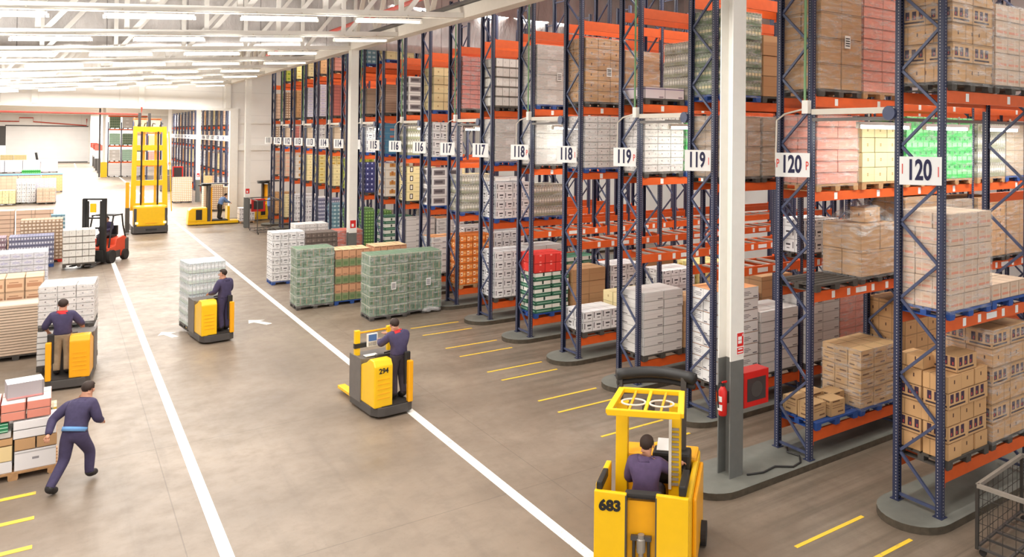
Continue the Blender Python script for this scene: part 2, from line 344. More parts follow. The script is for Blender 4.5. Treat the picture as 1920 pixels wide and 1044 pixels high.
# ------------------------------------------------------------------ goods
INK = (58, 52, 60)
ST = {  # look, (carton x, y, z), colour, printed marks, options
 'kraft': ('brown cartons', (.4, .32, .3), (210, 164, 114), [(.42, .5, .42, .62, (84, 54, 44)), (.15, .85, .8, .82, (176, 130, 90))], {}),
 'krafttext': ('brown cartons with printed lines', (.4, .32, .37), (210, 172, 124), [(.12, .62, .7, .78, (120, 88, 62)), (.12, .85, .52, .56, (150, 114, 82)), (.12, .8, .4, .44, (150, 114, 82)), (.5, .88, .16, .24, (120, 90, 64))], {}),
 'kraftwine': ('brown wine cartons with dark emblems', (.58, .48, .29), (208, 164, 116), [(.1, .26, .34, .82, (60, 40, 62)), (.14, .19, .4, .56, (180, 70, 64)), (.36, .52, .34, .82, (60, 40, 62)), (.4, .45, .4, .56, (180, 70, 64)), (.62, .78, .34, .82, (60, 40, 62)), (.66, .71, .4, .56, (180, 70, 64)), (.06, .84, .14, .24, (60, 44, 50))], {'alt': 'kraft'}),
 'kraftbig': ('plain brown cartons', (.6, .48, .45), (198, 156, 112), [(.05, .95, .49, .51, (170, 128, 88))], {}),
 'kraftred': ('beige cartons printed in red', (.4, .32, .26), (218, 190, 166), [(.1, .9, .25, .4, (218, 148, 122)), (.15, .5, .6, .72, (212, 164, 138)), (.6, .64, .1, .9, (230, 208, 186))], {'seam': .3}),
 'white': ('white cartons with black print', (.3, .32, .3), (240, 238, 238), [(.12, .2, .28, .78, (54, 48, 54)), (.42, .85, .5, .64, (70, 66, 70)), (.5, .78, .24, .32, (100, 96, 98))], {}),
 'whitetext': ('white cartons with lines of text', (.6, .48, .24), (240, 238, 236), [(.12, .22, .8, .88, (90, 86, 90)), (.12, .55, .58, .64, (140, 136, 138)), (.12, .62, .44, .5, (120, 116, 118)), (.15, .5, .3, .36, (130, 126, 128)), (.72, .94, .1, .2, (110, 106, 110))], {'top': (246, 176, 120)}),
 'grey': ('long light grey cartons', (.6, .95, .22), (224, 219, 215), [(.7, .95, .12, .24, (130, 124, 124)), (.03, .97, .5, .53, (196, 190, 188))], {'rows': 1}),
 'smooth': ('smooth pale grey wrapped goods', (1.2, .95, .48), (212, 206, 200), [(.3, .55, .2, .6, (228, 224, 220))], {}),
 'layer': ('white layered packs with dark dots', (.4, .48, .17), (232, 226, 222), [(.3, .37, .45, .65, (120, 108, 108)), (.8, .85, .45, .65, (120, 108, 108))], {}),
 'slat': ('white trays in deep layers', (.24, .3, .3), (236, 233, 226), [(0, 1, .0, .14, (128, 118, 106)), (.3, .36, .5, .7, (180, 172, 166))], {}),
 'pink': ('salmon pink packs', (.6, .48, .2), (240, 164, 146), [(.02, .98, .9, .96, (214, 120, 104)), (.4, .5, .3, .6, (240, 178, 160))], {}),
 'pinkb': ('dusty pink brick-shaped packs', (.3, .32, .16), (214, 132, 122), [], {}),
 'red': ('red cartons', (.4, .32, .28), (236, 62, 54), [(.42, .58, .75, .92, (250, 150, 140)), (.42, .58, .1, .2, (250, 150, 140))], {}),
 'orange': ('orange patterned packs', (.24, .24, .24), (238, 128, 48), [(.15, .5, .25, .8, (252, 220, 176)), (.6, .9, .35, .7, (250, 180, 104)), (.2, .4, .4, .6, (206, 90, 40))], {}),
 'green': ('green printed drinks cartons', (.2, .24, .33), (112, 138, 112), [(.0, 1, .86, .97, (182, 186, 164)), (.1, .4, .25, .7, (74, 108, 78)), (.55, .62, .15, .8, (194, 136, 112)), (.7, .95, .4, .6, (92, 124, 94))], {}),
 'tan': ('tan and green banded trays', (.24, .32, .31), (214, 160, 122), [(.15, .85, .82, .92, (150, 104, 78)), (.2, .8, .1, .2, (160, 116, 88))], {'top': (224, 196, 152), 'alt': 'tang'}),
 'tang': ('', (.24, .32, .31), (136, 146, 104), [(.1, .9, .86, .97, (206, 160, 122)), (.2, .8, .2, .6, (104, 128, 84))], {'top': (224, 196, 152)}),
 'greengrid': ('green packs in a fine grid', (.12, .14, .14), (104, 150, 78), [(.2, .8, .25, .75, (156, 204, 116))], {}),
 'greenwhite': ('green and white banded cartons', (.6, .48, .27), (52, 112, 84), [(0, 1, .45, 1, (236, 236, 226)), (.44, .54, .5, .9, (40, 66, 56)), (.08, .9, .16, .26, (150, 186, 164))], {}),
 'cream': ('cream cartons', (.4, .48, .3), (240, 222, 170), [(.4, .52, .4, .6, (180, 150, 104)), (.05, .95, .48, .5, (226, 204, 150))], {}),
 'emblem': ('cream cartons with oval emblems', (.6, .48, .36), (242, 224, 168), [(.2, .42, .2, .8, (56, 36, 32)), (.25, .37, .3, .7, (244, 240, 226)), (.6, .9, .5, .54, (190, 160, 110))], {}),
 'flower': ('white cartons with gold ornaments', (.6, .48, .38), (238, 230, 218), [(.3, .72, .3, .7, (206, 150, 78)), (.42, .58, .4, .82, (184, 116, 60)), (.1, .9, .94, 1, (210, 198, 180))], {}),
 'navy': ('navy blue packs with white print', (.2, .24, .24), (64, 66, 122), [(.3, .6, .4, .7, (196, 200, 226)), (.1, .9, .9, .97, (40, 42, 90))], {}),
 'picture': ('white boxes with dark square pictures', (.6, .48, .36), (238, 234, 232), [(.12, .85, .25, .78, (132, 124, 126)), (.2, .7, .4, .65, (92, 84, 88))], {}),
 'blue': ('blue packs with coral spots', (.6, .48, .3), (84, 140, 176), [(.3, .6, .3, .6, (206, 126, 110)), (.0, 1, .92, 1, (140, 184, 206))], {}),
 'bottles': ('clear bottles in film', (.1, .1, .32), (196, 190, 172), [(.1, .9, .0, .3, (150, 150, 118)), (.1, .9, .42, .62, (236, 230, 216)), (.3, .7, .8, 1, (120, 110, 92)), (0, .08, 0, 1, (120, 118, 104))], {}),
 'greenbottles': ('green bottles in film', (.1, .1, .32), (148, 160, 132), [(.1, .9, .0, .3, (98, 120, 84)), (.1, .9, .42, .6, (226, 214, 170)), (.3, .7, .8, 1, (74, 92, 64)), (0, .08, 0, 1, (84, 98, 78))], {}),
 'brightgreen': ('bright green bottle packs', (.2, .2, .3), (64, 196, 90), [(.1, .9, .3, .6, (140, 226, 150)), (.3, .7, .75, .95, (30, 130, 60))], {}),
 'dark': ('dark brown packs', (.2, .24, .2), (112, 98, 90), [(.2, .5, .3, .6, (140, 126, 116))], {}),
 'brick': ('terracotta red packs', (.3, .32, .24), (204, 104, 84), [(.2, .7, .4, .6, (180, 80, 64))], {}),
 'yellow': ('yellow cartons', (.3, .32, .3), (242, 224, 150), [(.2, .7, .4, .6, (206, 170, 60))], {}),
 'lime': ('lime and yellow packs', (.3, .32, .3), (202, 206, 88), [(.2, .7, .3, .7, (132, 158, 52))], {}),
 'taupe': ('taupe cartons in film', (.4, .48, .3), (188, 164, 140), [(.1, .9, .48, .51, (160, 136, 112))], {}),
 'brown': ('brown layered sheets', (1.2, .95, .1), (182, 150, 128), [], {}),
 'violet': ('violet and white display boxes', (.6, .48, .24), (226, 212, 214), [(.7, .92, .1, .24, (140, 122, 132)), (0, 1, .93, 1, (104, 66, 150))], {}),
 'palegreen': ('pale green film-wrapped packs', (.4, .32, .3), (176, 204, 184), [(.1, .9, .2, .5, (150, 184, 160))], {}),
 'whitebottles': ('pale bottles in film', (.1, .1, .32), (222, 228, 230), [(.1, .9, .0, .3, (196, 210, 200)), (.1, .9, .42, .62, (244, 246, 248)), (.3, .7, .8, 1, (170, 186, 190))], {}),
 'crates': ('bundled crates in teal and white', (.2, .24, .2), (120, 160, 178), [(.2, .8, .3, .7, (196, 214, 220))], {}),
 'sheets': ('beige stacked sheets', (1.2, .95, .07), (228, 204, 180), [(0, 1, 0, .2, (204, 172, 146))], {}),
 'bag': ('white stacked sacks', (1.2, .95, .15), (236, 232, 228), [(0, 1, 0, .14, (170, 164, 162))], {}),
 'print': ('brown cartons with long printed panels', (.4, .48, .34), (226, 190, 156), [(.1, .9, .3, .6, (186, 138, 106)), (.2, .7, .68, .74, (160, 112, 84))], {}),
 'bluewhite': ('white and pale blue packs', (.3, .3, .2), (232, 232, 242), [(.2, .8, .4, .6, (186, 184, 214)), (.4, .5, .2, .8, (206, 206, 230))], {}),
 'blackblue': ('dark blue and white bottle packs', (.1, .12, .2), (150, 150, 176), [(.2, .8, .4, .75, (232, 232, 242)), (.2, .8, .0, .2, (104, 104, 142))], {}),
 'purplepk': ('purple and white bottle packs', (.1, .12, .2), (176, 148, 160), [(.2, .8, .4, .75, (238, 230, 234)), (.2, .8, .0, .2, (140, 100, 118))], {}),
 'speck': ('tan speckled packs', (.14, .16, .15), (206, 172, 140), [(.15, .7, .3, .75, (240, 226, 206))], {}),
 'salmon': ('pale salmon layered boxes', (.6, .48, .2), (240, 206, 180), [(0, 1, .0, .12, (222, 176, 150))], {}),
 'mixbeige': ('beige display cartons', (.4, .3, .28), (226, 196, 170), [(.1, .8, .2, .6, (200, 152, 130))], {}),
}
def gmat(s):
    key = 'goods_' + s
    if key not in M:
        d = ST[s]; k = {q: v for q, v in d[4].items() if q in ('rgb2', 'top', 'seam')}
        M[key] = goods(key, d[2], d[1], d[3], **k)
    return M[key]
PCOL = {'blue': 'pblue', 'dark': 'pdark', 'wood': 'wood', 'red': 'pred'}
def pallet_mesh(col, w, d):
    def mk():
        b = MB()
        for k in range(3): b.box(w * k / 2 * .92 - (0 if k == 0 else 0), w * k / 2 * .92 + w * .08, 0, d, 0, .02)
        for k in range(3):
            for j in range(3): x = w * k / 2 * .885; y = d * j / 2 * .885; b.box(x, x + w * .115, y, y + d * .115, .02, .1)
        for k in range(6): y = d * k / 5 * .87; b.box(0, w, y, y + d * .13, .1, .135)
        return b.mesh('pallet', M[PCOL[col]])
    return cached(('pallet', col, w, d), mk)
def pallet_parts(col, w, d, parent=None, detail=True):
    """pallet with deck boards, blocks and runners as children"""
    if not detail: return link('pallet', pallet_mesh(col, w, d), parent)
    mt = M[PCOL[col]]; root = link('pallet', cached(('pdk', col, w, d), lambda: B(0, w, 0, d, .1, .116).mesh('deck', mt)), parent)
    for k in range(6): y = d * k / 5 * .87; link('deck_board', cached(('pb', col, w, d), lambda: B(0, w, 0, d * .13, 0, .02).mesh('deck_board', mt)), root, (0, y, .117))
    for k in range(3):
        link('runner', cached(('pr', col, w, d), lambda: B(0, w * .1, 0, d, 0, .02).mesh('runner', mt)), root, (w * k / 2 * .9, 0, 0))
        for j in range(3): link('block', cached(('pk', col, w, d), lambda: B(0, w * .115, 0, d * .115, 0, .08).mesh('block', mt)), root, (w * k / 2 * .885, d * j / 2 * .885, .02))
    return root
def wrap(parent, w, d, h, z0=.14, name='stretch_film'):
    b = MB(); nx, ny, nz = 7, 6, 9; e = .012
    def grid(f, a, c):
        vs = []; fs = []
        for j in range(c + 1):
            for i in range(a + 1):
                p = f(i / a, j / c); ed = i in (0, a) or j in (0, c); q = 0 if ed else R.uniform(-.006, .012)
                vs.append(p(q))
        for j in range(c):
            for i in range(a): k = j * (a + 1) + i; fs.append((k, k + 1, k + a + 2, k + a + 1))
        b.add(vs, fs)
    z1 = z0 + h + e; z0 -= .05
    grid(lambda u, v: (lambda q: (-e + u * (w + 2 * e), -e - q, z0 + v * (z1 - z0))), nx, nz)
    grid(lambda u, v: (lambda q: (-e + u * (w + 2 * e), d + e + q, z0 + v * (z1 - z0))), nx, nz)
    grid(lambda u, v: (lambda q: (-e - q, -e + u * (d + 2 * e), z0 + v * (z1 - z0))), ny, nz)
    grid(lambda u, v: (lambda q: (w + e + q, -e + u * (d + 2 * e), z0 + v * (z1 - z0))), ny, nz)
    b.build(name, M['film'], parent, smooth=True)
def carton_mesh(s, w, d, h):
    return cached(('ct', s, round(w, 3), round(d, 3), round(h, 3)), lambda: B(.004, w - .004, .004, d - .004, .002, h - .004).mesh('carton', gmat(s), bevel=.006))
def load(style, x, y, z, h, w=1.2, d=.95, pal='dark', film_on=False, detail=0, label='', group=None, name='pallet_load', rz=0, paper=False):
    """goods banded on their pallet: one thing > pallet, cartons, film"""
    look, (cw, cd, ch), *_ = ST[style]
    root = empty(name, (x, y, z), rz, label=label, cat='pallet load', group=group)
    pallet_parts(pal, w, d, root, detail > 1)
    nx, ny, nz = max(1, round(w / cw)), max(1, round(d / cd)), max(1, round((h - .14) / ch)); cz = (h - .14) / nz
    per = nx * ny - max(0, nx - 2) * max(0, ny - 2)
    if detail >= 1 and per * nz <= 100:
        alt = ST[style][4].get('alt')
        for k in range(nz):
            me = carton_mesh(alt if alt and k % 2 == 0 else style, w / nx, d / ny, cz)
            for i in range(nx):
                for j in range(ny):
                    if 0 < i < nx - 1 and 0 < j < ny - 1 and k < nz - 1: continue
                    o = link('carton', me, root, (i * w / nx, j * d / ny, .138 + k * cz))
                    o.location.x += R.uniform(-.006, .006); o.location.y += R.uniform(-.008, .008)
    elif detail >= 1:
        for k in range(nz):
            o = link('carton_layer', cached(('ly', style, w, d, round(cz, 3)), lambda: B(0, w, 0, d, .002, cz - .006).mesh('carton_layer', gmat(style), bevel=.012)), root, (R.uniform(-.01, .01), R.uniform(-.01, .01), .138 + k * cz))
    else:
        link('goods', cached(('ld', style, w, d, round(h, 2)), lambda: B(0, w, 0, d, 0, h - .14).mesh('goods', gmat(style))), root, (0, 0, .138))
    if film_on: wrap(root, w, d, h - .14)
    if paper:
        px = w * .55; b = MB().box(px, px + .16, -.03, -.024, h * .45, h * .45 + .24); b.build('paper_label', M['paper'], root)
        b = MB()
        for k in range(4): b.box(px + .02, px + .14, -.033, -.031, h * .45 + .04 + k * .045, h * .45 + .06 + k * .045)
        b.build('print', M['inkblack'], root)
    return root
def carton(style, x, y, z, w, d, h, label, rz=0, group=None, cat='carton', name='carton', rx=0):
    o = link(name, carton_mesh(style, w, d, h), None, (x, y, z), (rx, 0, rz)); return tag(o, label, cat, group)
# ------------------------------------------------------------------ pallet racks
X0 = 10.95; IZ = .12; BAY = 2.7; PERIOD = 2.62
LV = [.64, 3.17, 5.0, 6.76, 9.05]; LH = [.2, .19, .17, .19, .24]; LNAME = ['lowest', 'second', 'third', 'fourth', 'top']
def rowy(i): return 7.18 + PERIOD * i
def kerb(x0, yc, hw, x1):
    pts = [(x1, yc + hw)] + [(x0 + hw - hw * math.sin(PI * k / 14), yc + hw * math.cos(PI * k / 14)) for k in range(15)] + [(x1, yc - hw)]
    b = MB(); b.prism(pts, 'z', 0, IZ - .005); b.cur = 1
    n = len(pts); b.add([(p[0], p[1], IZ) for p in pts] + [(p[0], p[1], IZ - .006) for p in pts], [tuple(range(n)), tuple(range(n, 2 * n))[::-1]] + [(i, (i + 1) % n, n + (i + 1) % n, n + i) for i in range(n)])
    return structure('kerb_island', b, [M['kerbside'], M['kerb']])
def post_mesh(h):
    def mk():
        b = MB()                                                   # open C profile: web and two lips
        b.box(-.05, .05, -.05, -.044, 0, h); b.box(-.05, -.044, -.05, .05, 0, h); b.box(.044, .05, -.05, .05, 0, h); b.box(-.05, -.025, .044, .05, 0, h); b.box(.025, .05, .044, .05, 0, h)
        b.box(-.08, .08, -.08, .08, 0, .012)
        return b.mesh('upright', M['blue'])
    return cached(('post', h), mk)
def rack(i, num, side, bays, ph, levels, skip=(), near=False, x0=X0, yc=None, base=IZ, single=True, sign=True, lv=None):
    yc = rowy(i) if yc is None else yc; lv = lv or LV
    r = empty('pallet_rack', (x0, yc, base), label='navy and orange pallet rack carrying the %s %s sign' % (num, side), cat='pallet rack', group='pallet racks along the aisle')
    for k in range(bays + 1):
        x = .05 + BAY * k
        for sgn in (-1, 1):
            o = link('upright', post_mesh(ph), r, (x, .385 * sgn, 0))
            if sgn == -1: pass
            else: o.rotation_euler = (0, 0, PI)
        z = .18; sg = -1; segs = [((x, -.34, .1), (x, .34, .1))]
        while z + .62 < ph - .1:
            segs.append(((x, .34 * sg, z), (x, -.34 * sg, z + .62))); z += .62; sg = -sg
        segs.append(((x, -.34, ph - .12), (x, .34, ph - .12)))
        if near and k == 0:
            for p, q in segs: MB().bar(p, q, .035, .045).build('brace', M['bluep'], r)
        else:
            def mk(segs=segs, x=x):
                b = MB()
                for p, q in segs: b.bar((p[0] - x, p[1], p[2]), (q[0] - x, q[1], q[2]), .035, .045)
                return b.mesh('bracing', M['bluep'])
            link('bracing', cached(('br', ph), mk), r, (x, 0, 0))
    for k in range(bays):
        for q, zt in enumerate(lv[:levels]):
            if (k, q) in skip: continue
            hh = LH[q]
            def bm(hh=hh):
                b = MB().box(0, BAY - .1, -.025, .025, -hh, 0); b.box(0, .01, -.035, .035, -hh - .06, .04); b.box(BAY - .11, BAY - .1, -.035, .035, -hh - .06, .04); return b.mesh('beam', M['orange'])
            me = cached(('beam', hh), bm)
            for sgn in (-1, 1):
                bo = link('beam', me, r, (.1 + BAY * k, .40 * sgn, zt - base))
                if sgn == -1 and near and k < 3 and q in (1, 2, 3):
                    for u in (.55, 1.0, 1.75, 2.2) if q == 1 else (.6, 1.9):
                        link('location_label', cached('loclab', lambda: B(-.045, .045, -.004, 0, -.065, .065).mesh('location_label', M['paper'])), bo, (u, -.026, -hh * .5))
                    if q == 1: link('location_label', cached('loclab2', lambda: B(-.16, .16, -.004, 0, -.05, .05).mesh('location_label', M['paper'])), bo, (1.38, -.026, -hh * .5))
            if q == 1 and near:
                for u in (.35, .75, 1.15, 1.65, 2.05):
                    link('crossbar', cached('crossbar', lambda: B(-.05, .05, -.375, .375, -.03, .004).mesh('crossbar', M['galv'])), r, (.1 + BAY * k + u, 0, zt - base))
    if sign:
        s = empty('number_sign', (-.27, -.22, 5.5 - base), math.radians(36)); s.parent = r
        W = .62 if int(num) > 119 else .56
        B(-.012, 0, -W / 2, W / 2, -.22, .22).build('plate', M['paper'], s)
        text(num, .44, M['ink'], s, (-.014, .02, .0), (PI / 2, 0, -PI / 2), bold=.028, sx=.56)
        if int(num) >= 118:
            text(side, .22, M['signtxt'], s, (-.014, -W * .42, -.02), (PI / 2, 0, -PI / 2), name='letter', sx=.5)
            if int(num) == 120: text(side, .22, M['signtxt'], s, (-.014, W * .43, .02), (PI / 2, 0, -PI / 2), name='letter', sx=.5)
    return r
# what stands where: level -> position -> (goods, height, pallet, film, paper label)
SPEC = {
 0: {1: {'A': ('kraftred', 1.66, 'blue', 1, 0)}, 3: {'A': ('kraftwine', 2.0, 'dark', 1, 0), 'B': ('kraftred', 1.5, 'dark', 1, 0)}, 4: {'B': ('yellow', 1.1, 'wood', 0, 0)}},
 1: {0: {'B': ('krafttext', 1.25, 'blue', 1, 0), 'C': ('kraft', 2.0, 'dark', 0, 0), 'D': ('kraftbig', 1.2, 'dark', 0, 0), 'E': ('white', 1.6, 'dark', 0, 0)}, 1: {'C': ('kraftbig', 1.62, 'dark', 1, 0), 'D': ('taupe', 1.5, 'dark', 1, 0), 'E': ('kraft', 1.5, 'dark', 1, 0), 'F': ('kraftbig', 1.4, 'dark', 1, 0)}, 2: {'A': ('pink', 1.42, 'wood', 1, 0), 'B': ('cream', 1.3, 'wood', 0, 0), 'C': ('brightgreen', 1.45, 'wood', 1, 0), 'D': ('brightgreen', 1.45, 'wood', 1, 0), 'E': ('bottles', 1.4, 'wood', 1, 0), 'F': ('taupe', 1.4, 'blue', 1, 0)}, 3: {'A': ('kraftbig', 2.05, 'dark', 1, 1), 'B': ('pink', 2.0, 'wood', 1, 0)}, },
 2: {0: {'A': ('whitetext', 2.1, 'dark', 0, 0), 'B': ('grey', 1.5, 'dark', 0, 0), 'C': ('grey', 1.9, 'dark', 0, 0), 'D': ('pink', 1.9, 'wood', 1, 0)}, 1: {'C': ('white', .9, 'dark', 0, 0)}, 2: {'A': ('taupe', 1.45, 'dark', 1, 0), 'B': ('taupe', 1.45, 'dark', 1, 0), 'C': ('pink', 1.4, 'wood', 1, 0)}, 3: {'A': ('greenbottles', 1.95, 'blue', 1, 0), 'B': ('kraftbig', 1.5, 'dark', 0, 0), 'C': ('layer', 1.7, 'wood', 0, 0)}, 4: {'C': ('violet', .6, 'blue', 0, 0)}},
 3: {0: {'A': ('grey', 1.62, 'dark', 0, 0), 'B': ('kraftbig', 1.3, 'dark', 0, 0), 'C': ('purplepk', 1.2, 'blue', 0, 0), 'D': ('kraftbig', 1.6, 'wood', 0, 0)}, 2: {'A': ('layer', 1.5, 'dark', 1, 0), 'B': ('brightgreen', 1.4, 'blue', 1, 0)}, 3: {'A': ('violet', .42, 'dark', 0, 0), 'B': ('bottles', 1.6, 'blue', 1, 0), 'C': ('kraftbig', 1.5, 'dark', 0, 0)}},
 4: {0: {'B': ('cream', 1.0, 'dark', 0, 0), 'C': ('white', 1.5, 'dark', 0, 0), 'D': ('yellow', 1.6, 'dark', 0, 0)}, 2: {'A': ('layer', 1.52, 'blue', 1, 0), 'B': ('taupe', 1.4, 'dark', 1, 0)}, 3: {'A': ('kraft', 1.85, 'dark', 1, 1), 'B': ('kraftbig', 1.6, 'dark', 1, 0)}},
 5: {0: {'B': ('kraftbig', 1.3, 'dark', 0, 0), 'C': ('white', 1.3, 'wood', 0, 0), 'D': ('kraftbig', 1.5, 'dark', 0, 0)}, 2: {'A': ('smooth', 1.5, 'dark', 1, 0), 'B': ('layer', 1.4, 'dark', 1, 0)}, 3: {'A': ('smooth', 1.9, 'blue', 1, 1), 'B': ('kraftbig', 1.6, 'dark', 1, 0)}},
 6: {0: {'A': ('white', 1.62, 'dark', 0, 0), 'B': ('grey', 1.7, 'dark', 0, 0), 'C': ('greenwhite', 1.2, 'dark', 0, 0)}, 1: {'A': ('white', 1.3, 'blue', 0, 0), 'B': ('bottles', 1.2, 'blue', 1, 0)}, 2: {'A': ('smooth', 1.5, 'blue', 1, 0), 'B': ('smooth', 1.5, 'blue', 1, 0)}, 3: {'A': ('slat', 1.7, 'dark', 0, 0), 'B': ('white', 1.4, 'dark', 1, 0)}},
 7: {0: {'A': ('orange', 1.85, 'wood', 0, 0), 'B': ('white', 1.9, 'dark', 0, 0)}, 1: {'A': ('bottles', 1.4, 'blue', 1, 0), 'B': ('grey', 1.3, 'dark', 0, 0)}, 2: {'B': ('bottles', 1.3, 'blue', 1, 0)}, 3: {'A': ('pinkb', 1.95, 'dark', 1, 1), 'B': ('kraft', 1.5, 'dark', 0, 0)}},
 8: {0: {'A': ('whitetext', 1.5, 'dark', 0, 0), 'B': ('white', 1.8, 'dark', 0, 0)}, 1: {'A': ('picture', 1.55, 'blue', 0, 0), 'B': ('cream', 1.3, 'dark', 0, 0)}, 2: {'A': ('white', 1.45, 'blue', 1, 0)}, 3: {'A': ('cream', 1.75, 'blue', 0, 0), 'B': ('grey', 1.4, 'dark', 0, 0)}},
 9: {0: {'A': ('grey', 1.95, 'dark', 0, 0), 'B': ('whitetext', 1.9, 'dark', 0, 0)}, 1: {'A': ('emblem', 1.5, 'dark', 0, 0), 'B': ('emblem', 1.4, 'dark', 0, 0)}, 2: {'A': ('bottles', 1.5, 'blue', 1, 0)}, 3: {'A': ('picture', 1.55, 'dark', 0, 0), 'B': ('brown', 1.3, 'dark', 1, 0)}},
 10: {0: {'A': ('greenwhite', 1.8, 'dark', 0, 0)}, 1: {'A': ('flower', 1.55, 'dark', 0, 0), 'B': ('brick', 1.6, 'dark', 0, 0)}, 2: {'A': ('blue', 1.45, 'blue', 0, 0)}, 3: {'A': ('brown', 1.35, 'dark', 1, 0)}, 4: {'A': ('cream', .9, 'blue', 0, 0)}},
 11: {0: {'A': ('greengrid', 1.8, 'blue', 0, 0)}, 1: {'A': ('navy', 1.5, 'dark', 0, 0)}, 2: {'A': ('white', 1.45, 'blue', 0, 0)}, 3: {'A': ('taupe', 1.3, 'dark', 1, 0)}, 4: {'A': ('crates', 1.0, 'blue', 0, 0)}},
 12: {0: {'A': ('greengrid', 1.7, 'blue', 0, 0)}, 1: {'A': ('lime', 1.6, 'dark', 0, 0)}, 2: {'A': ('taupe', 1.4, 'dark', 0, 0)}, 3: {'A': ('brick', 1.2, 'dark', 0, 0)}, 4: {'A': ('crates', 1.0, 'blue', 0, 0)}},
 13: {0: {'A': ('crates', 1.75, 'blue', 0, 0)}, 1: {'A': ('cream', 1.2, 'dark', 0, 0)}, 2: {'A': ('taupe', 1.45, 'dark', 0, 0)}, 3: {'A': ('pinkb', 1.7, 'dark', 0, 0)}, 4: {'A': ('pink', .8, 'dark', 0, 0)}},
 14: {0: {'A': ('blackblue', 1.8, 'blue', 0, 0)}, 1: {'A': ('yellow', 1.6, 'dark', 0, 0)}, 2: {'A': ('white', 1.45, 'blue', 0, 0)}, 3: {'A': ('bluewhite', 1.85, 'dark', 0, 0)}, 4: {'A': ('kraft', .9, 'dark', 0, 0)}},
 15: {0: {'A': ('white', 1.7, 'dark', 0, 0)}, 1: {'A': ('cream', 1.6, 'dark', 0, 0)}, 2: {'A': ('taupe', 1.4, 'blue', 0, 0)}, 3: {'A': ('bluewhite', 1.8, 'dark', 0, 0)}, 4: {'A': ('cream', .9, 'dark', 0, 0)}},
 16: {0: {'A': ('white', 1.7, 'dark', 0, 0)}, 1: {'A': ('flower', 1.5, 'dark', 0, 0)}, 2: {'A': ('pinkb', 1.4, 'blue', 0, 0)}, 3: {'A': ('kraft', 1.75, 'dark', 0, 0)}, 4: {'A': ('yellow', .9, 'dark', 0, 0)}},
 17: {0: {'A': ('cream', 1.5, 'dark', 0, 0)}, 1: {'A': ('kraftred', 1.5, 'dark', 0, 0)}, 2: {'A': ('taupe', 1.4, 'blue', 0, 0)}, 3: {'A': ('speck', 1.75, 'dark', 0, 0)}, 4: {'A': ('lime', .8, 'dark', 0, 0)}},
 18: {0: {'A': ('kraft', 1.5, 'dark', 0, 0)}, 1: {'A': ('kraftred', 1.5, 'dark', 0, 0)}, 2: {'A': ('speck', 1.4, 'dark', 0, 0)}, 3: {'A': ('salmon', 1.75, 'dark', 0, 0)}},
}
POSX = {'A': .14, 'B': 1.42, 'C': 2.84, 'D': 4.12, 'E': 5.54, 'F': 6.82}; POSN = {'A': 'nearest the aisle', 'B': 'second from aisle', 'C': 'third from aisle', 'D': 'fourth from aisle', 'E': 'fifth from aisle', 'F': 'sixth from aisle'}
def rname(i): return str(120 - i // 2), 'IP'[i % 2]
for i in range(19):
    num, side = rname(i); yc = rowy(i); near = i < 6
    lv = list(LV)
    if i == 0: lv[0] = .84
    kerb(8.48 if i == 1 else 10.35, yc + (.08 if i == 1 else 0), .6, 24.6)
    rack(i, num, side, 5 if i < 7 else 3 if i < 11 else 2, 10.6, 5, skip={(0, 2)} if i == 0 else (), near=near, lv=lv)
    for L, d in SPEC[i].items():
        for p, (st, h, pal, fo, pap) in d.items():
            vis = p in 'AB'
            load(st, X0 + POSX[p] + R.uniform(-.02, .02), yc - .475 + R.uniform(-.03, .02), lv[L] + .004, h, pal=pal, film_on=bool(fo) and i < 8, detail=(2 if i < 6 and vis else 1 if i < 9 and vis else 0), paper=bool(pap),
                 label='%s, %s level of rack %s %s, %s' % (ST[st][0], LNAME[L], num, side, POSN[p]), group='pallet loads on the racks')
# far rows beyond the end wall, same racks seen end-on
FS = ['grey', 'taupe', 'white', 'kraft', 'cream', 'salmon', 'white']
for j in range(18):
    yc = 69.3 + 2.7 * j; n = j + 1; num = str(109 - n // 2); side = 'IP'[n % 2] if n % 2 else 'I'
    side = 'P' if j % 2 == 0 else 'I'
    rr_ = rack(30 + j, num, side, 1, 8.2, 4, yc=yc, base=.0, lv=[.3, 2.6, 4.6, 6.5])
    for L in range(4):
        if R.random() < .8:
            st = FS[(j * 3 + L * 2) % 7]
            load(st, X0 + .14, yc - .47, [.3, 2.6, 4.6, 6.5][L] + .004, 1.5 if L else 1.7, detail=0, label='%s on the %s level of far rack %s %s' % (ST[st][0], LNAME[L], num, side), group='pallet loads on the far racks')
# a rack facing the hall at the far end, and one behind the tall truck
def front_rack(x, y, bays, lv, styles, nm):
    r = empty('pallet_rack', (x, y, 0), label=nm, cat='pallet rack', group='far cross racks'); W = 1.45
    for k in range(bays + 1):
        for sy in (0, 1): link('upright', post_mesh(7.2), r, (W * k, sy * .9, 0))
        B(W * k - .02, W * k + .02, .05, .85, 3, 3.06).build('brace', M['bluep'], r)
    for z in lv:
        for sy in (0, .9): B(0, W * bays, sy - .03, sy + .03, z - .2, z).build('beam', M['orange'], r)
    for q, z in enumerate(lv[:-1]):
        for k in range(bays):
            st = styles[(k + q) % len(styles)]
            load(st, x + W * k + .12, y - .03, z + .004, 1.6, w=1.2, pal='dark', label='%s, %s level of %s, %s bay' % (ST[st][0], LNAME[q], nm.split(' with')[0].replace('orange ', ''), ORD[k]), group='pallet loads on the far cross racks')
front_rack(4.95, 123.6, 3, [1.95, 4.1, 6.3, 8.1], ['smooth', 'palegreen', 'green'], 'far cross rack with green loads')
front_rack(7.0, 112, 2, [1.9, 3.9, 5.9, 7.6], ['taupe', 'pinkb', 'kraft'], 'orange rack behind the tall truck')
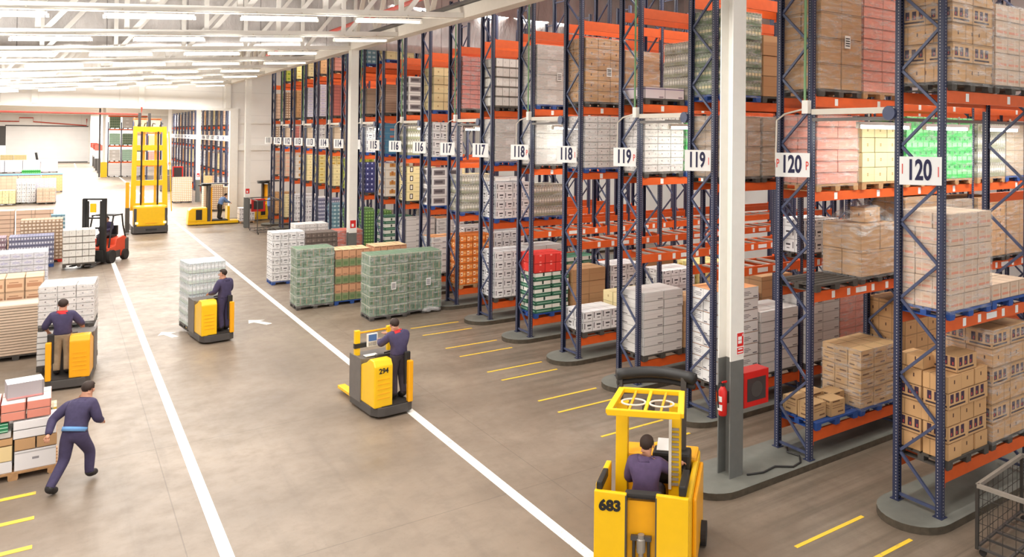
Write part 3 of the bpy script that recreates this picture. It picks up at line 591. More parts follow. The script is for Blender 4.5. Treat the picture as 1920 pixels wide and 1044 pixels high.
for k in range(3): load('bag', 4.95 + 1.42 * k, 122.0, .0, 1.75, w=1.3, label='white sack stack on the floor before the far cross rack, %s from its column' % ORD[k], group='sack stacks on the floor')
# loose cartons standing on pallets in the two nearest racks
yc = rowy(0); zb = .844
def bare_pallet(col, x, y, z, label, w=1.2, d=.95):
    r = pallet_parts(col, w, d); r.location = (x, y, z); r.name = 'pallet'; return tag(r, label, 'pallet', 'pallets carrying loose goods')
bare_pallet('dark', X0 + .12, yc - .475, zb, 'dark pallet under loose brown cartons on rack 120 I, nearest the aisle')
g = 'loose brown cartons on rack 120 I'; HN = ['bottom', 'second', 'third', 'fourth', 'fifth', 'top']; px = X0 + .13
for k in range(5):
    for a in range(3):
        for b in range(2):
            st = 'kraft'
            if k % 2 == 1:
                if a == 2: continue
                carton('kraftwine', px + .585 * a + R.uniform(-.012, .012), yc - .46 + .46 * b + R.uniform(-.012, .012), zb + .138 + .262 * k, .58, .45, .26, 'wine carton in %s layer of rack 120 I lowest pallet, %s row, %s from aisle' % (HN[k], ['front', 'rear'][b], ORD[a]), group='wide wine cartons on rack 120 I'); continue
            carton(st, px + .39 * a + R.uniform(-.012, .012), yc - .46 + .46 * b + R.uniform(-.012, .012), zb + .138 + .262 * k, .385, .45, .26, 'brown carton in %s layer of rack 120 I lowest pallet, %s row, %s from aisle' % (HN[k], ['front', 'rear'][b], ORD[a]), group=g)
carton('kraftwine', px + .3, yc - .44, zb + .138 + .262 * 5, .58, .45, .26, 'wide wine carton alone on top of the rack 120 I lowest stack')
carton('kraft', px + .02, yc - .02, zb + .138 + .262 * 5, .4, .45, .2, 'brown carton behind the topmost wine carton of rack 120 I')
load('kraftwine', X0 + 1.42, yc - .475, zb, 1.98, pal='dark', film_on=True, detail=2, label='taller film-wrapped brown carton stack on the lowest level of rack 120 I', group='pallet loads on the racks')
bare_pallet('blue', X0 + 1.42, yc - .475, LV[1] + .004, 'blue pallet under flat orange-printed cartons on rack 120 I')
for k in range(2):
    for a in range(4):
        carton('kraftred', X0 + 1.43 + .295 * a, yc - .46 + .46 * k, LV[1] + .144, .29, .45, .27 - .0 * k, 'low orange-printed carton on rack 120 I second level, %s row, %s from aisle' % (['front', 'rear'][k], ORD[a]), group='low cartons on rack 120 I')
yc = rowy(1); z1 = LV[0] + .004
bare_pallet('blue', X0 + .14, yc - .475, z1, 'blue pallet under four loose brown cartons on rack 120 P')
for q, (a, b, rz, s) in enumerate(((.04, .5, 0, 'rear corner near the aisle'), (.02, .1, .03, 'front corner near the aisle'), (.46, .04, -.04, 'front edge at the middle'), (.82, .3, .06, 'inner edge'), (.5, .52, 0, 'rear middle'))):
    carton('krafttext', X0 + .14 + a, yc - .47 + b, z1 + .138, .4, .36, .3, 'loose carton on the blue pallet of rack 120 P, at %s' % s, rz, group='loose cartons on rack 120 P')
bare_pallet('dark', X0 + .08, yc - .5, LV[1] + .004, 'empty dark pallet on the second level of rack 120 P')
op = load('kraftbig', X0 + 1.42, yc - .475, LV[1] + .004, 1.15, pal='dark', film_on=True, detail=2, label='opened film-wrapped brown carton stack beside the empty pallet on rack 120 P', group='pallet loads on the racks')
carton('kraft', X0 + 1.75, yc - .3, LV[1] + 1.16, .5, .36, .3, 'single brown carton on top of the opened stack on rack 120 P', group=None)
vs = []; fs = []                                                    # loose film tented over the single carton
for j in range(13):
    for k in range(15):
        u, v = -.03 + 1.26 * k / 14, -.04 + 1.02 * j / 12; e = min(u + .04, 1.24 - u, v + .05, .99 - v)
        vs.append((u, v, 1.16 + min(.42, max(0, .52 - .75 * math.hypot((u - .55) * .8, v - .4))) + R.uniform(-.012, .02) * (e > .05) - (.3 if e < .02 else 0)))
for j in range(12):
    for k in range(14): a = j * 15 + k; fs.append((a, a + 1, a + 16, a + 15))
MB().add(vs, fs).build('stretch_film', M['film'], op, smooth=True)
# white cartons on rack 118 I, green and red ones on 118 P
yc = rowy(4); bare_pallet('dark', X0 + .14, yc - .475, z1, 'dark pallet under two layers of white cartons on rack 118 I')
for k in range(2):
    for a in range(4):
        for b in range(2): carton('white', X0 + .15 + .295 * a, yc - .46 + .46 * b, z1 + .138 + .27 * k, .29, .45, .268, 'white carton, lowest level of rack 118 I, %s layer, %s row, %s from aisle' % (['lower', 'upper'][k], ['front', 'rear'][b], ORD[a]), group='white cartons on rack 118 I')
yc = rowy(5); bare_pallet('blue', X0 + .14, yc - .475, z1, 'blue pallet under green-white and red cartons on rack 118 P')
for k in range(5):
    for a in range(2):
        for b in range(2): carton('greenwhite', X0 + .15 + .59 * a + R.uniform(-.03, .03), yc - .46 + .46 * b, z1 + .138 + .235 * k, .56, .44, .232, 'green and white carton on rack 118 P, %s layer, %s row, %s from aisle' % (HN[k], ['front', 'rear'][b], ORD[a]), group='green and white cartons on rack 118 P')
for k in range(2):
    for a in range(3):
        for b in range(2): carton('red', X0 + .13 + .36 * a, yc - .46 + .46 * b, z1 + .138 + 1.18 + .27 * k, .355, .45, .268, 'red carton above the green ones, rack 118 P, %s layer, %s row, %s from aisle' % (['lower', 'upper'][k], ['front', 'rear'][b], ORD[a]), group='red cartons on rack 118 P')
# loads set down on the floor before the racks
FG = 'pallet loads waiting on the floor by the racks'
load('white', 6.68, 32.9, 0, 2.05, pal='blue', detail=1, film_on=True, label='white film-wrapped load on a blue pallet beside the long floor line', group=FG)
load('green', 6.42, 27.75, 0, 2.06, pal='dark', detail=1, film_on=True, label='green drinks load on a dark pallet nearest the long floor line', group=FG)
load('tan', 7.68, 27.85, 0, 1.92, pal='blue', detail=1, film_on=False, label='tan and green banded trays on a blue pallet between green loads', group=FG)
load('tan', 9.02, 27.85, 0, 1.95, pal='blue', detail=1, label='tan banded trays standing behind the pair of green loads', group=FG)
load('green', 7.95, 24.85, 0, 2.1, pal='dark', detail=1, film_on=True, paper=True, label='green drinks load with a paper label, first of the joined pair', group=FG)
load('green', 9.18, 25.0, 0, 2.08, pal='dark', detail=1, film_on=True, paper=True, label='green drinks load with torn film hanging at its foot', group=FG)
load('dark', 7.9, 32.7, 0, 1.98, pal='dark', detail=1, label='dark brown pack load beside the white wrapped load', group=FG)
load('brick', 9.1, 32.7, 0, 2.0, w=1.0, pal='dark', detail=1, film_on=True, label='terracotta red pack load near the white column', group=FG)
load('layer', 8.1, 35.4, 0, 2.05, w=1.35, pal='dark', detail=1, label='cream topped load behind the dark brown one', group=FG)
load('white', 10.1, 31.9, 0, 1.25, w=.8, pal='wood', detail=1, label='low white load just past the white column', group=FG)
b = MB()
for k in range(14): b.ball((10.1 + R.uniform(-.32, .22), 24.93 + R.uniform(-.06, .02), .07 + abs(R.gauss(0, .1))), R.uniform(.05, .12), 1.5, .5, .6, 8, 5)
tag(b.build('film_scraps', M['film'], smooth=True), 'crumpled loose film hanging at the foot of a green load', 'film')
# numbered aisles: light trunking from rack to rack, junction box, tubes
def tube_light(x, y, z, L, label, group, axis='x', big=True):
    t = empty('tube_light', (x, y, z), label=label, cat='light', group=group)
    if axis == 'y': t.rotation_euler = (0, 0, PI / 2)
    B(-L / 2, L / 2, -.05, .05, .03, .09).build('housing', M['white'], t)
    MB().tube([(-L / 2 + .05, 0, 0), (L / 2 - .05, 0, 0)], .03, 8).build('tube', M['tubebig' if big else 'tube'], t)
    for s in (-1, 1): B(s * L / 2 - .03, s * L / 2 + .03, -.03, .03, -.03, .05).build('lampholder', M['cream'], t)
    for s in (-.3, .3): B(L * s - .012, L * s + .012, -.012, .012, .09, .24 if big else .2).build('hanger', M['cream'], t)
    return t
for a in range(9):
    n = 120 - a; ya, yb = rowy(2 * a) + .44, rowy(2 * a + 1) - .44; ym = (ya + yb) / 2
    t = empty('light_trunking', (X0, ya, 6.42), label='pale trunking bar spanning aisle %d between its two signs' % n, cat='cable trunking', group='trunking bars across the aisles'); L = yb - ya
    B(-.02, .1, 0, L, 0, .1).build('trunk', M['cream'], t); B(.0, .08, 0, L, -.12, -.06).build('rail', M['midgrey'], t); B(.1, 12, L / 2 - .05, L / 2 + .05, -.1, -.04).build('aisle_rail', M['midgrey'], t)
    MB().tube([(-.04, .09, .0), (.12, .09, .0)], .12, 14).build('end_disc', M['bluep'], t)
    B(-.1, .02, L + .02, L + .16, .02, .26).build('junction_box', M['white'], t)
    MB().tube([(-.06, L + .12, .26), (-.06, L + .12, 4.0)], .025, 6).build('conduit', plain('green_conduit', (128, 168, 120), .5) if 'gc' not in M else M['gc'], t)
    MB().tube([(-.06, L + .16, .1), (-.07, L + .6, .02), (-.07, L + .8, -.1), (-.07, L + .82, -.9)], .018, 6).build('cable', M['cream'], t)
    for q in range(4 if a < 4 else 2):
        tube_light(X0 + .95 + 2.0 * q, ym, 6.2, 1.5, 'fluorescent tube hanging in aisle %d, %s from the main aisle' % (n, ORD[q]), 'fluorescent tubes in the rack aisles')
for q, y in enumerate(TR):
    for k in range(6):
        x = 8.0 - 2.75 * k - (.9 if q % 2 else 0); z = 8.72 + .079 * x - .24
        t = tube_light(x, y - .1, z, 1.75, 'white batten light under the %s roof truss from the camera, %s from the girder' % (ORD[q], ORD[k]), 'batten lights under the roof trusses', big=False); t.rotation_euler = (0, -.079, 0)
# ------------------------------------------------------------------ people
def skin_mesh(nodes, edges, root, sub=1):
    me = bpy.data.meshes.new('s'); bm = bmesh.new(); ly = bm.verts.layers.skin.verify(); idx = {}
    for k, (p, r) in nodes.items():
        v = bm.verts.new(p); v[ly].radius = (r, r); v[ly].use_root = (k == root); idx[k] = v
    for a, b in edges: bm.edges.new((idx[a], idx[b]))
    bm.to_mesh(me); bm.free()
    o = bpy.data.objects.new('s', me); C.objects.link(o)
    a = o.modifiers.new('a', 'SKIN'); a.use_smooth_shade = True
    b = o.modifiers.new('b', 'SUBSURF'); b.levels = b.render_levels = sub
    dg = bpy.context.evaluated_depsgraph_get(); out = bpy.data.meshes.new_from_object(o.evaluated_get(dg)); bpy.data.objects.remove(o); return out
def V(*a): return Vector(a)
STAND = dict(pel=(0, 0, .95), spi=(0, -.01, 1.12), che=(0, 0, 1.29), nec=(0, .0, 1.47), h1=(0, .025, 1.56), h2=(0, .03, 1.65), h3=(0, .02, 1.725),
    sL=(-.175, 0, 1.40), eL=(-.25, -.02, 1.13), wL=(-.24, .1, .9), sR=(.175, 0, 1.40), eR=(.25, -.02, 1.13), wR=(.24, .1, .9),
    hL=(-.09, 0, .90), kL=(-.10, .03, .5), aL=(-.10, -.03, .09), tL=(-.11, .14, .045), hR=(.09, 0, .90), kR=(.10, .03, .5), aR=(.10, -.03, .09), tR=(.11, .14, .045))
RAD = dict(pel=.13, spi=.135, che=.155, nec=.062, h1=.075, h2=.09, h3=.066, sL=.085, eL=.056, wL=.033, sR=.085, eR=.056, wR=.033, hL=.105, kL=.072, aL=.055, tL=.04, hR=.105, kR=.072, aR=.055, tR=.038)
ED = [('pel', 'spi'), ('spi', 'che'), ('che', 'nec'), ('nec', 'h1'), ('h1', 'h2'), ('h2', 'h3'), ('che', 'sL'), ('sL', 'eL'), ('eL', 'wL'), ('che', 'sR'), ('sR', 'eR'), ('eR', 'wR'),
      ('pel', 'hL'), ('hL', 'kL'), ('kL', 'aL'), ('aL', 'tL'), ('pel', 'hR'), ('hR', 'kR'), ('kR', 'aR'), ('aR', 'tR')]
REG = {('pel', 'spi'): 'shirt', ('spi', 'che'): 'shirt', ('che', 'sL'): 'shirt', ('che', 'sR'): 'shirt', ('sL', 'eL'): 'shirt', ('eL', 'wL'): 'shirt', ('sR', 'eR'): 'shirt', ('eR', 'wR'): 'shirt',
       ('pel', 'hL'): 'trousers', ('hL', 'kL'): 'trousers', ('kL', 'aL'): 'trousers', ('pel', 'hR'): 'trousers', ('hR', 'kR'): 'trousers', ('kR', 'aR'): 'trousers', ('aL', 'tL'): 'shoe', ('aR', 'tR'): 'shoe'}
def person(loc, rz, pose, label, shirt='navycloth', trous='darkcloth', collar=None, belt=None, short=False, cap=False):
    fw_ = pose.get('_f'); J = {k: V(*v) for k, v in {**STAND, **pose}.items() if k != '_f'}
    root = empty('person', loc, rz, label=label, cat='person', group=None)
    nodes = {k: (J[k], RAD[k]) for k in J}; ed = list(ED)
    bm = bmesh.new(); tmp = skin_mesh(nodes, ed, 'pel', 2); bm.from_mesh(tmp)
    bd = [e for e in bm.edges if e.is_boundary]
    if bd: bmesh.ops.triangulate(bm, faces=bmesh.ops.holes_fill(bm, edges=bd, sides=0)['faces'])
    bmesh.ops.recalc_face_normals(bm, faces=bm.faces)
    for s, sg in (('L', -1), ('R', 1)):                              # hands: palm, four fingers, thumb
        w, e = J['w' + s], J['e' + s]; d = (w - e).normalized(); side = d.cross(V(0, 0, 1)); side = side.normalized() if side.length > .1 else V(1, 0, 0); dn = side.cross(d)
        if dn.z > 0: dn = -dn
        palm = {'a': (w - d * .01, .03), 'b': (w + d * .045, .036), 'c': (w + d * .085, .034)}
        bm.from_mesh(skin_mesh(palm, [('a', 'b'), ('b', 'c')], 'a', 1))
        for q in range(4):
            o = side * ((q - 1.5) * .019); L = (.068, .08, .076, .06)[q]; p0 = w + d * .075 + o
            bm.from_mesh(skin_mesh({'a': (p0, .0095), 'b': (p0 + d * L * .5 + dn * .012, .009), 'c': (p0 + d * L * .75 + dn * .042, .0082)}, [('a', 'b'), ('b', 'c')], 'a', 1))
        ts = side * (-sg)
        bm.from_mesh(skin_mesh({'a': (w + d * .03 + ts * .02, .011), 'b': (w + d * .06 + ts * .045 + dn * .01, .0105), 'c': (w + d * .09 + ts * .05 + dn * .025, .009)}, [('a', 'b'), ('b', 'c')], 'a', 1))
    up = (J['h3'] - J['h1']).normalized(); hc = J['h2']
    hem = J['pel'].lerp(J['spi'], .12); hn = (J['spi'] - J['pel']).normalized(); ncp = J['che'].lerp(J['nec'], .72); ncn = (J['nec'] - J['che']).normalized(); ctp = J['nec'].lerp(J['h1'], .3); ctn = (J['h1'] - J['nec']).normalized()
    for p, q in [(hem, hn), (ncp, ncn), (ctp, ctn)] + [(J['w' + s].lerp(J['e' + s], .04 if not short else .8), (J['w' + s] - J['e' + s]).normalized()) for s in 'LR'] + [(J['a' + s].lerp(J['k' + s], .08), (J['a' + s] - J['k' + s]).normalized()) for s in 'LR']:
        bmesh.ops.bisect_plane(bm, geom=bm.verts[:] + bm.edges[:] + bm.faces[:], dist=1e-5, plane_co=p, plane_no=q)
    body = bpy.data.meshes.new('body'); bm.to_mesh(body); bm.free(); body.materials.append(M['skin']); body.polygons.foreach_set('use_smooth', [True] * len(body.polygons))
    bo = link('body', body, root)
    seg = [(k, J[k[0]], J[k[1]]) for k in ED]
    def near(p):
        best = None
        for k, a, b in seg:
            ab = b - a; t = max(0, min(1, (p - a).dot(ab) / ab.length_squared)); d = (p - a - ab * t).length
            if best is None or d < best[0]: best = (d, k, t)
        return best
    parts = {'shirt': [], 'trousers': [], 'shoe': [], 'collar': []}
    for f in body.polygons:
        d, k, t = near(f.center); g = REG.get(k)
        c = f.center; torso = k in (('pel', 'spi'), ('spi', 'che'), ('che', 'nec'), ('nec', 'h1'), ('pel', 'hL'), ('pel', 'hR'), ('che', 'sL'), ('che', 'sR'))
        if k in (('eL', 'wL'), ('eR', 'wR')):
            s = k[0][1]; wp = J['w' + s].lerp(J['e' + s], .04 if not short else .8)
            if (c - wp).dot(J['w' + s] - J['e' + s]) > 0: g = None
        if torso:
            g = 'trousers' if (c - hem).dot(hn) < 0 else 'shirt'
            if k in (('che', 'nec'), ('nec', 'h1')) and (c - ncp).dot(ncn) > 0: g = 'collar' if (c - ctp).dot(ctn) < 0 else None
        if k in (('kL', 'aL'), ('kR', 'aR')):
            s = k[0][1]
            if (c - J['a' + s].lerp(J['k' + s], .08)).dot(J['a' + s] - J['k' + s]) > 0: g = 'shoe'
        if g: parts[g].append(f)
    for nm, fl in parts.items():
        if not fl: continue
        for half in ((-1, 1) if nm == 'shoe' else (0,)):
            ids = {}; vs = []; fs = []; off = {'shirt': .02, 'trousers': .016, 'shoe': .02, 'collar': .016}[nm]
            for f in fl:
                if half:
                    dl = min((f.center - J['aL']).length, (f.center - J['tL']).length); dr = min((f.center - J['aR']).length, (f.center - J['tR']).length)
                    if (dl < dr) != (half < 0): continue
                ff = []
                for vi in f.vertices:
                    if vi not in ids:
                        v = body.vertices[vi]; ids[vi] = len(vs); vs.append(v.co + v.normal * off)
                    ff.append(ids[vi])
                fs.append(ff)
            if not fs: continue
            mb = MB(); mb.add(vs, fs); mt = {'shirt': shirt, 'trousers': trous, 'shoe': 'shoe', 'collar': collar or shirt}[nm]
            o = mb.build(nm, M[mt], root, smooth=True); s = o.modifiers.new('s', 'SOLIDIFY'); s.thickness = .012; s.offset = -1
    f = (J['h2'] - J['nec']); face = V(0, 1, 0) if not fw_ else V(*fw_).normalized(); face = (face - up * face.dot(up)).normalized(); sd = face.cross(up)
    hm = MB(); hm.ball((0, 0, 0), .108, .96, 1.06, 1.0, 14, 9)
    hair = hm.build('hair', M['hair' if not cap else 'navycloth'], root, smooth=True)
    me = hair.data; bmx = bmesh.new(); bmx.from_mesh(me)
    bmesh.ops.delete(bmx, geom=[v for v in bmx.verts if v.co.z < -.098 or (v.co.y > -.035 and v.co.z < -.04) or (v.co.y > .045 and v.co.z < .05)], context='VERTS'); bmx.to_mesh(me); bmx.free()
    hair.matrix_local = Matrix.Translation(hc + up * .035 - face * .012) @ Matrix((sd, face, up)).transposed().to_4x4(); s = hair.modifiers.new('s', 'SOLIDIFY'); s.thickness = .02; s.offset = -1
    def spot(nm, a, b, c, r, mt, sx=1, sy=1, sz=1):
        q = MB(); q.ball((0, 0, 0), r, sx, sy, sz, 8, 5); o = q.build(nm, M[mt], root, smooth=True); o.matrix_local = Matrix.Translation(hc + sd * a + face * b + up * c) @ Matrix((sd, face, up)).transposed().to_4x4()
    for sg in (-1, 1): spot('ear', sg * .095, -.005, -.01, .028, 'skin', .4, .8, 1.2); spot('eye', sg * .034, .088, .012, .011, 'inkblack', 1.3, .6, .8)
    spot('nose', 0, .1, -.022, .018, 'skin', .8, 1.1, 1.3); spot('mouth', 0, .088, -.062, .016, 'collar' if False else 'signtxt', 1.5, .5, .35)
    if belt:
        p = J['pel'].lerp(J['spi'], .35); q = MB(); q.tube([p - hn * .035, p + hn * .035], .182, 18); q.build('waistband', M[belt], root, smooth=True)
    return root
# ------------------------------------------------------------------ pallet trucks with a stand-on platform
def stand_truck(loc, rz, label, mast=True, num=None, mirror=1, hood='yellow'):
    t = empty('pallet_truck', loc, rz, label=label, cat='pallet truck', group='stand-on pallet trucks'); X = mirror; t.scale = (1, .8, 1)
    pl = [(-.42, .3), (-.34, .06), (-.2, 0), (.3, 0), (.42, .08), (.42, 1.75), (-.42, 1.75)]
    MB().prism([(X * a, b) for a, b in pl], 'z', .05, .24).build('skirt', M['dark'], t, bevel=.015)
    MB().prism([(X * a * .9, b * .96 + .03) for a, b in pl[:6]] + [(X * -.38, 1.7)], 'z', .24, .255).build('platform', M['rubber'], t)
    a, b = sorted((X * -.42, X * .42)); MB().box(a, b, 1.0, 1.75, .24, 1.12).build('motor_housing', M['midgrey'], t, bevel=.03)
    hp = [(.06, .24), (.06, 1.1), (.16, 1.22), (.42, 1.22), (.62, 1.12), (.98, 1.02), (.98, .24)]
    a, b = sorted((X * -.42, X * -.02)); h = MB().prism(hp, 'x', a, b).build('hood', M[hood], t, bevel=.03)
    v = MB()
    for k in range(5): v.box((a + b) / 2 - .13, (a + b) / 2 + .13, .05, .062, .42 + k * .1, .435 + k * .1)
    v.build('louvre', M['yellow2'], h)
    MB().box(min(X * -.44, X * -.41), max(X * -.44, X * -.41), .95, 1.72, .2, 1.14).build('side_plate', M['midgrey'], t)
    a, b = sorted((X * .31, X * .42)); MB().box(a, b, .0, .14, .24, 1.12).build('side_panel', M['yellow2'], t, bevel=.02)
    a, b = sorted((X * .27, X * .4)); MB().box(a, b, .12, .22, .6, 1.3).build('back_pad', M['black'], t, bevel=.03)
    a, b = sorted((X * -.1, X * .4)); MB().box(a, b, .92, 1.04, .24, 1.16).build('dash', M['dark'], t, bevel=.02)
    MB().tube([(X * .05, .85, 1.2), (X * .28, .82, 1.22)], .018, 8).build('handle', M['black'], t)
    for s in (-1, 1):
        f = MB().box(s * .26 - .085, s * .26 + .085, 1.7, 2.9, .1, .17); f.box(s * .26 - .06, s * .26 + .06, 2.9, 2.99, .1, .15); f.build('fork', M['yellow'], t, bevel=.01)
    for s in (-1, 1): MB().tube([(s * .3 - .04, .5, .06), (s * .3 + .04, .5, .06)], .06, 12).build('wheel', M['rubber'], t)
    if mast:
        MB().box(-.42, -.31, 1.38, 1.5, 1.1, 1.66).build('post', M['yellow'], t, bevel=.01); MB().box(.31, .42, 1.38, 1.5, 1.1, 1.66).build('post', M['yellow'], t, bevel=.01)
        MB().tube([(-.36, 1.44, 1.6), (.36, 1.44, 1.6)], .022, 8).build('crossbar', M['yellow2'], t); MB().box(-.44, .1, 1.36, 1.46, 1.28, 1.38).build('bracket', M['black'], t)
        mo = B(-.2, .04, 1.24, 1.3, 1.3, 1.58).build('monitor', M['white'], t, bevel=.01); B(-.17, .01, 1.232, 1.239, 1.42, 1.56).build('screen', M['screen'], mo)
        k = MB()
        for i in range(3):
            for j in range(6): k.box(-.17 + j * .03, -.15 + j * .03, 1.232, 1.239, 1.32 + i * .028, 1.34 + i * .028)
        k.build('keypad', M['galv'], mo)
        c = MB().box(-.3, -.02, 1.02, 1.22, 1.14, 1.15); o = c.build('clipboard_paper', M['paper'], t)
    if num: text(num, .15, M['inkblack'], h, ((X * -.22), .055, 1.0), (PI / 2, 0, 0), sx=.9, bold=.03)
    return t
stand_truck((5.72, 16.2, 0), .08, 'yellow pallet truck with monitor parked across the long white floor line', num='294')
person((5.93, 16.58, .255), .12, dict(che=(0, .03, 1.27), nec=(-.02, .09, 1.42), h1=(-.03, .13, 1.49), h2=(-.03, .16, 1.57), h3=(-.03, .16, 1.645), sL=(-.18, .05, 1.36), sR=(.17, .03, 1.36), eL=(-.3, .24, 1.17), wL=(-.22, .46, 1.2), eR=(.16, .26, 1.18), wR=(-.02, .5, 1.3), aR=(.1, -.06, .09), kR=(.1, .05, .5)),
       'person in dark overalls with red collar working at the truck monitor', collar='collar')
stand_truck((3.64, 24.75, 0), .12, 'yellow pallet truck carrying the film-wrapped bottle load', mast=False)
person((3.84, 25.12, .255), .5, dict(wL=(-.25, .3, 1.08), eL=(-.28, .05, 1.14), wR=(.1, .34, 1.1), eR=(.26, .08, 1.13), h1=(-.02, .04, 1.55), h2=(-.03, .05, 1.64), h3=(-.03, .045, 1.715), _f=(-.6, .8, 0)), 'person in navy workwear riding the truck with the bottle load', trous='navycloth')
load('whitebottles', 3.06, 26.25, .1, 2.0, w=1.0, d=1.0, pal='dark', film_on=True, detail=1, label='pale bottle load in film on the forks of the middle truck', rz=.12)
stand_truck((.18, 22.25, 0), -.12, 'yellow pallet truck carrying two stacked white pallets', mast=False, mirror=-1, hood='yellow2')
person((.08, 22.72, .255), -.1, dict(sL=(-.2, 0, 1.39), sR=(.2, 0, 1.39), eL=(-.34, .0, 1.16), wL=(-.3, .22, 1.0), eR=(.36, .05, 1.16), wR=(.36, .3, 1.06), nec=(0, .03, 1.46), h2=(0, .07, 1.63), h1=(0, .055, 1.55), h3=(0, .06, 1.705)), 'person in navy shirt and khaki trousers driving the double load', trous='khaki', collar='collar', short=True)
load('bag', -.42, 23.85, .1, .98, w=1.15, d=1.15, pal='dark', detail=1, label='lower white pallet load on the truck of the khaki-trousered driver', rz=-.1)
load('layer', -.4, 23.87, 1.09, 1.08, w=1.12, d=1.12, pal='dark', detail=1, film_on=True, label='upper white pallet load stacked on the truck of the khaki-trousered driver', rz=-.1)
# walking man pulling a pallet behind him
person((.2, 16.1, 0), -.62, dict(pel=(0, .05, .90), spi=(0, .12, 1.07), che=(0, .2, 1.22), nec=(0, .3, 1.37), h1=(.0, .36, 1.45), h2=(.0, .40, 1.53), h3=(.0, .41, 1.605), sL=(-.19, .22, 1.32), sR=(.18, .25, 1.33), eL=(-.36, .06, 1.12), wL=(-.28, -.14, .95), eR=(.27, .24, 1.08), wR=(.2, .44, .98),
       hL=(-.09, .04, .86), kL=(-.11, .0, .47), aL=(-.12, -.34, .12), tL=(-.12, -.17, .045), hR=(.09, .06, .86), kR=(.1, .32, .5), aR=(.1, .3, .12), tR=(.11, .46, .09), _f=(0, 1, -.3)), 'person in navy workwear striding past the mixed pallet with a blue waistband', trous='navycloth', belt='belt')
# ------------------------------------------------------------------ order picker 683 in the foreground
def picker683():
    t = empty('reach_truck', (6.25, 8.23, 0), -.80, label='large yellow truck numbered 683 seen from behind in the foreground', cat='reach truck')
    Y = M['yellow']
    for a, b in ((-.64, -.2), (.2, .64)):
        MB().prism([(a, .05), (b, .05), (b, 1.2), (a + .0, 1.22)], 'y', 0, .07).build('rear_panel', Y, t, bevel=.015)
    B(-.2, .2, .1, .16, .05, 1.08).build('centre_panel', M['yellow2'], t); B(-.215, -.195, .0, .12, .05, 1.18).build('seam', M['dark'], t); B(.195, .215, .0, .12, .05, 1.18).build('seam', M['dark'], t)
    B(-.24, .26, .06, .2, 1.12, 1.19).build('seat_back', M['rubber'], t, bevel=.03)
    h = MB()
    h.tube([(-.1, .06, .1), (-.1, .06, .62)], .022); h.tube([(.1, .06, .1), (.1, .06, .62)], .022); h.build('lift_chain', M['wire'], t)
    MB().tube([(0, .05, .05), (0, .05, .42), (0, .05, .43), (0, .05, .6), (0, .05, .61), (0, .05, .66)], [.035, .035, .06, .06, .045, .045], 12).build('lift_cylinder', M['galv'], t); B(-.14, .14, .03, .08, .58, .64).build('yoke', M['dark'], t)
    B(-.64, .64, .08, 1.75, .08, .24).build('chassis', M['dark'], t, bevel=.02)
    B(-.64, -.56, .1, .85, .24, 1.28).build('side_wall', Y, t, bevel=.02); B(.58, .66, .1, 1.75, .24, 1.16).build('side_wall', Y, t, bevel=.03)
    B(.66, .72, .35, 1.6, .1, 1.05).build('side_cover', M['yellow2'], t, bevel=.03)
    B(-.62, -.54, .05, .5, 1.2, 1.32).build('armrest', M['black'], t, bevel=.02); B(.5, .6, .05, .6, 1.2, 1.34).build('armrest', M['black'], t, bevel=.02)
    B(-.52, .64, 1.3, 1.75, .24, 1.22).build('front_cowl', M['yellow2'], t, bevel=.04); B(.0, .56, 1.05, 1.35, .9, 1.36).build('dashboard', M['black'], t, bevel=.04)
    B(.12, .5, .9, 1.1, 1.02, 1.2).build('control_box', M['black'], t, bevel=.03)
    o = B(-.14, .14, -.11, .11, 0, .012).build('clipboard_paper', M['paper'], t); o.location = (.2, 1.2, 1.42); o.rotation_euler = (.5, 0, 0)
    for x in (-.38, .38): B(x - .085, x + .085, .62, .76, .24, 2.2).build('mast_post', Y, t, bevel=.012)
    lad = MB().box(.3, .34, .58, .62, 1.05, 2.05)
    lad.build('ladder_rail', M['cream'], t); s = MB()
    for k in range(12): s.box(.34, .44, .59, .618, 1.1 + k * .07, 1.13 + k * .07)
    s.build('ladder_tread', M['galv'], t)
    g = empty('overhead_guard'); g.parent = t
    fr = MB(); fr.bar((-.52, .25, 2.2), (.5, .25, 2.2), .06, .09); fr.bar((-.44, .95, 2.28), (.44, .95, 2.28), .06, .07); fr.bar((-.5, .25, 2.2), (-.44, .97, 2.28), .09, .07); fr.bar((.5, .25, 2.2), (.44, .97, 2.28), .09, .07); fr.bar((0, .25, 2.2), (0, .95, 2.28), .05, .05)
    fr.build('guard_frame', Y, g, bevel=.012)
    for s in (-1, 1):
        MB().tube([(s * .2 + .17 * math.cos(2 * PI * k / 20), .56 + .13 * math.sin(2 * PI * k / 20), 2.245) for k in range(21)], .014, 6).build('guard_ring', M['cream'], g)
        MB().bar((s * .22, .26, 2.22), (s * .22, .95, 2.28), .03, .03).build('guard_bar', M['yellow2'], g)
    mp = [(-.56 + 1.16 * k / 12, 1.2 + .22 * math.sin(PI * k / 12), 2.42) for k in range(13)]
    MB().tube(mp, .085, 10).build('mast_head', M['black'], t, smooth=True); MB().tube([(p[0], p[1] + .02, p[2] - .13) for p in mp], .04, 8).build('mast_hose', M['rubber'], t, smooth=True)
    for x in (-.52, .44): B(x - .04, x + .04, 1.2, 1.3, .24, 2.42).build('lift_mast', M['dark'], t)
    B(-.16, .02, 1.05, 1.2, 1.86, 2.1).build('fan_lamp', M['dark'], t, bevel=.04)
    for x in (-.52, .58): MB().tube([(x - .07, .5, .17), (x + .07, .5, .17)], .17, 20).build('wheel', M['rubber'], t)
    MB().tube([(.72, 1.2, .17), (.8, 1.2, .17)], .17, 20).build('wheel', M['rubber'], t)
    text('683', .19, M['inkblack'], t, (-.42, -.004, 1.03), (PI / 2, 0, 0), sx=1.05, bold=.05)
    return t
picker683()
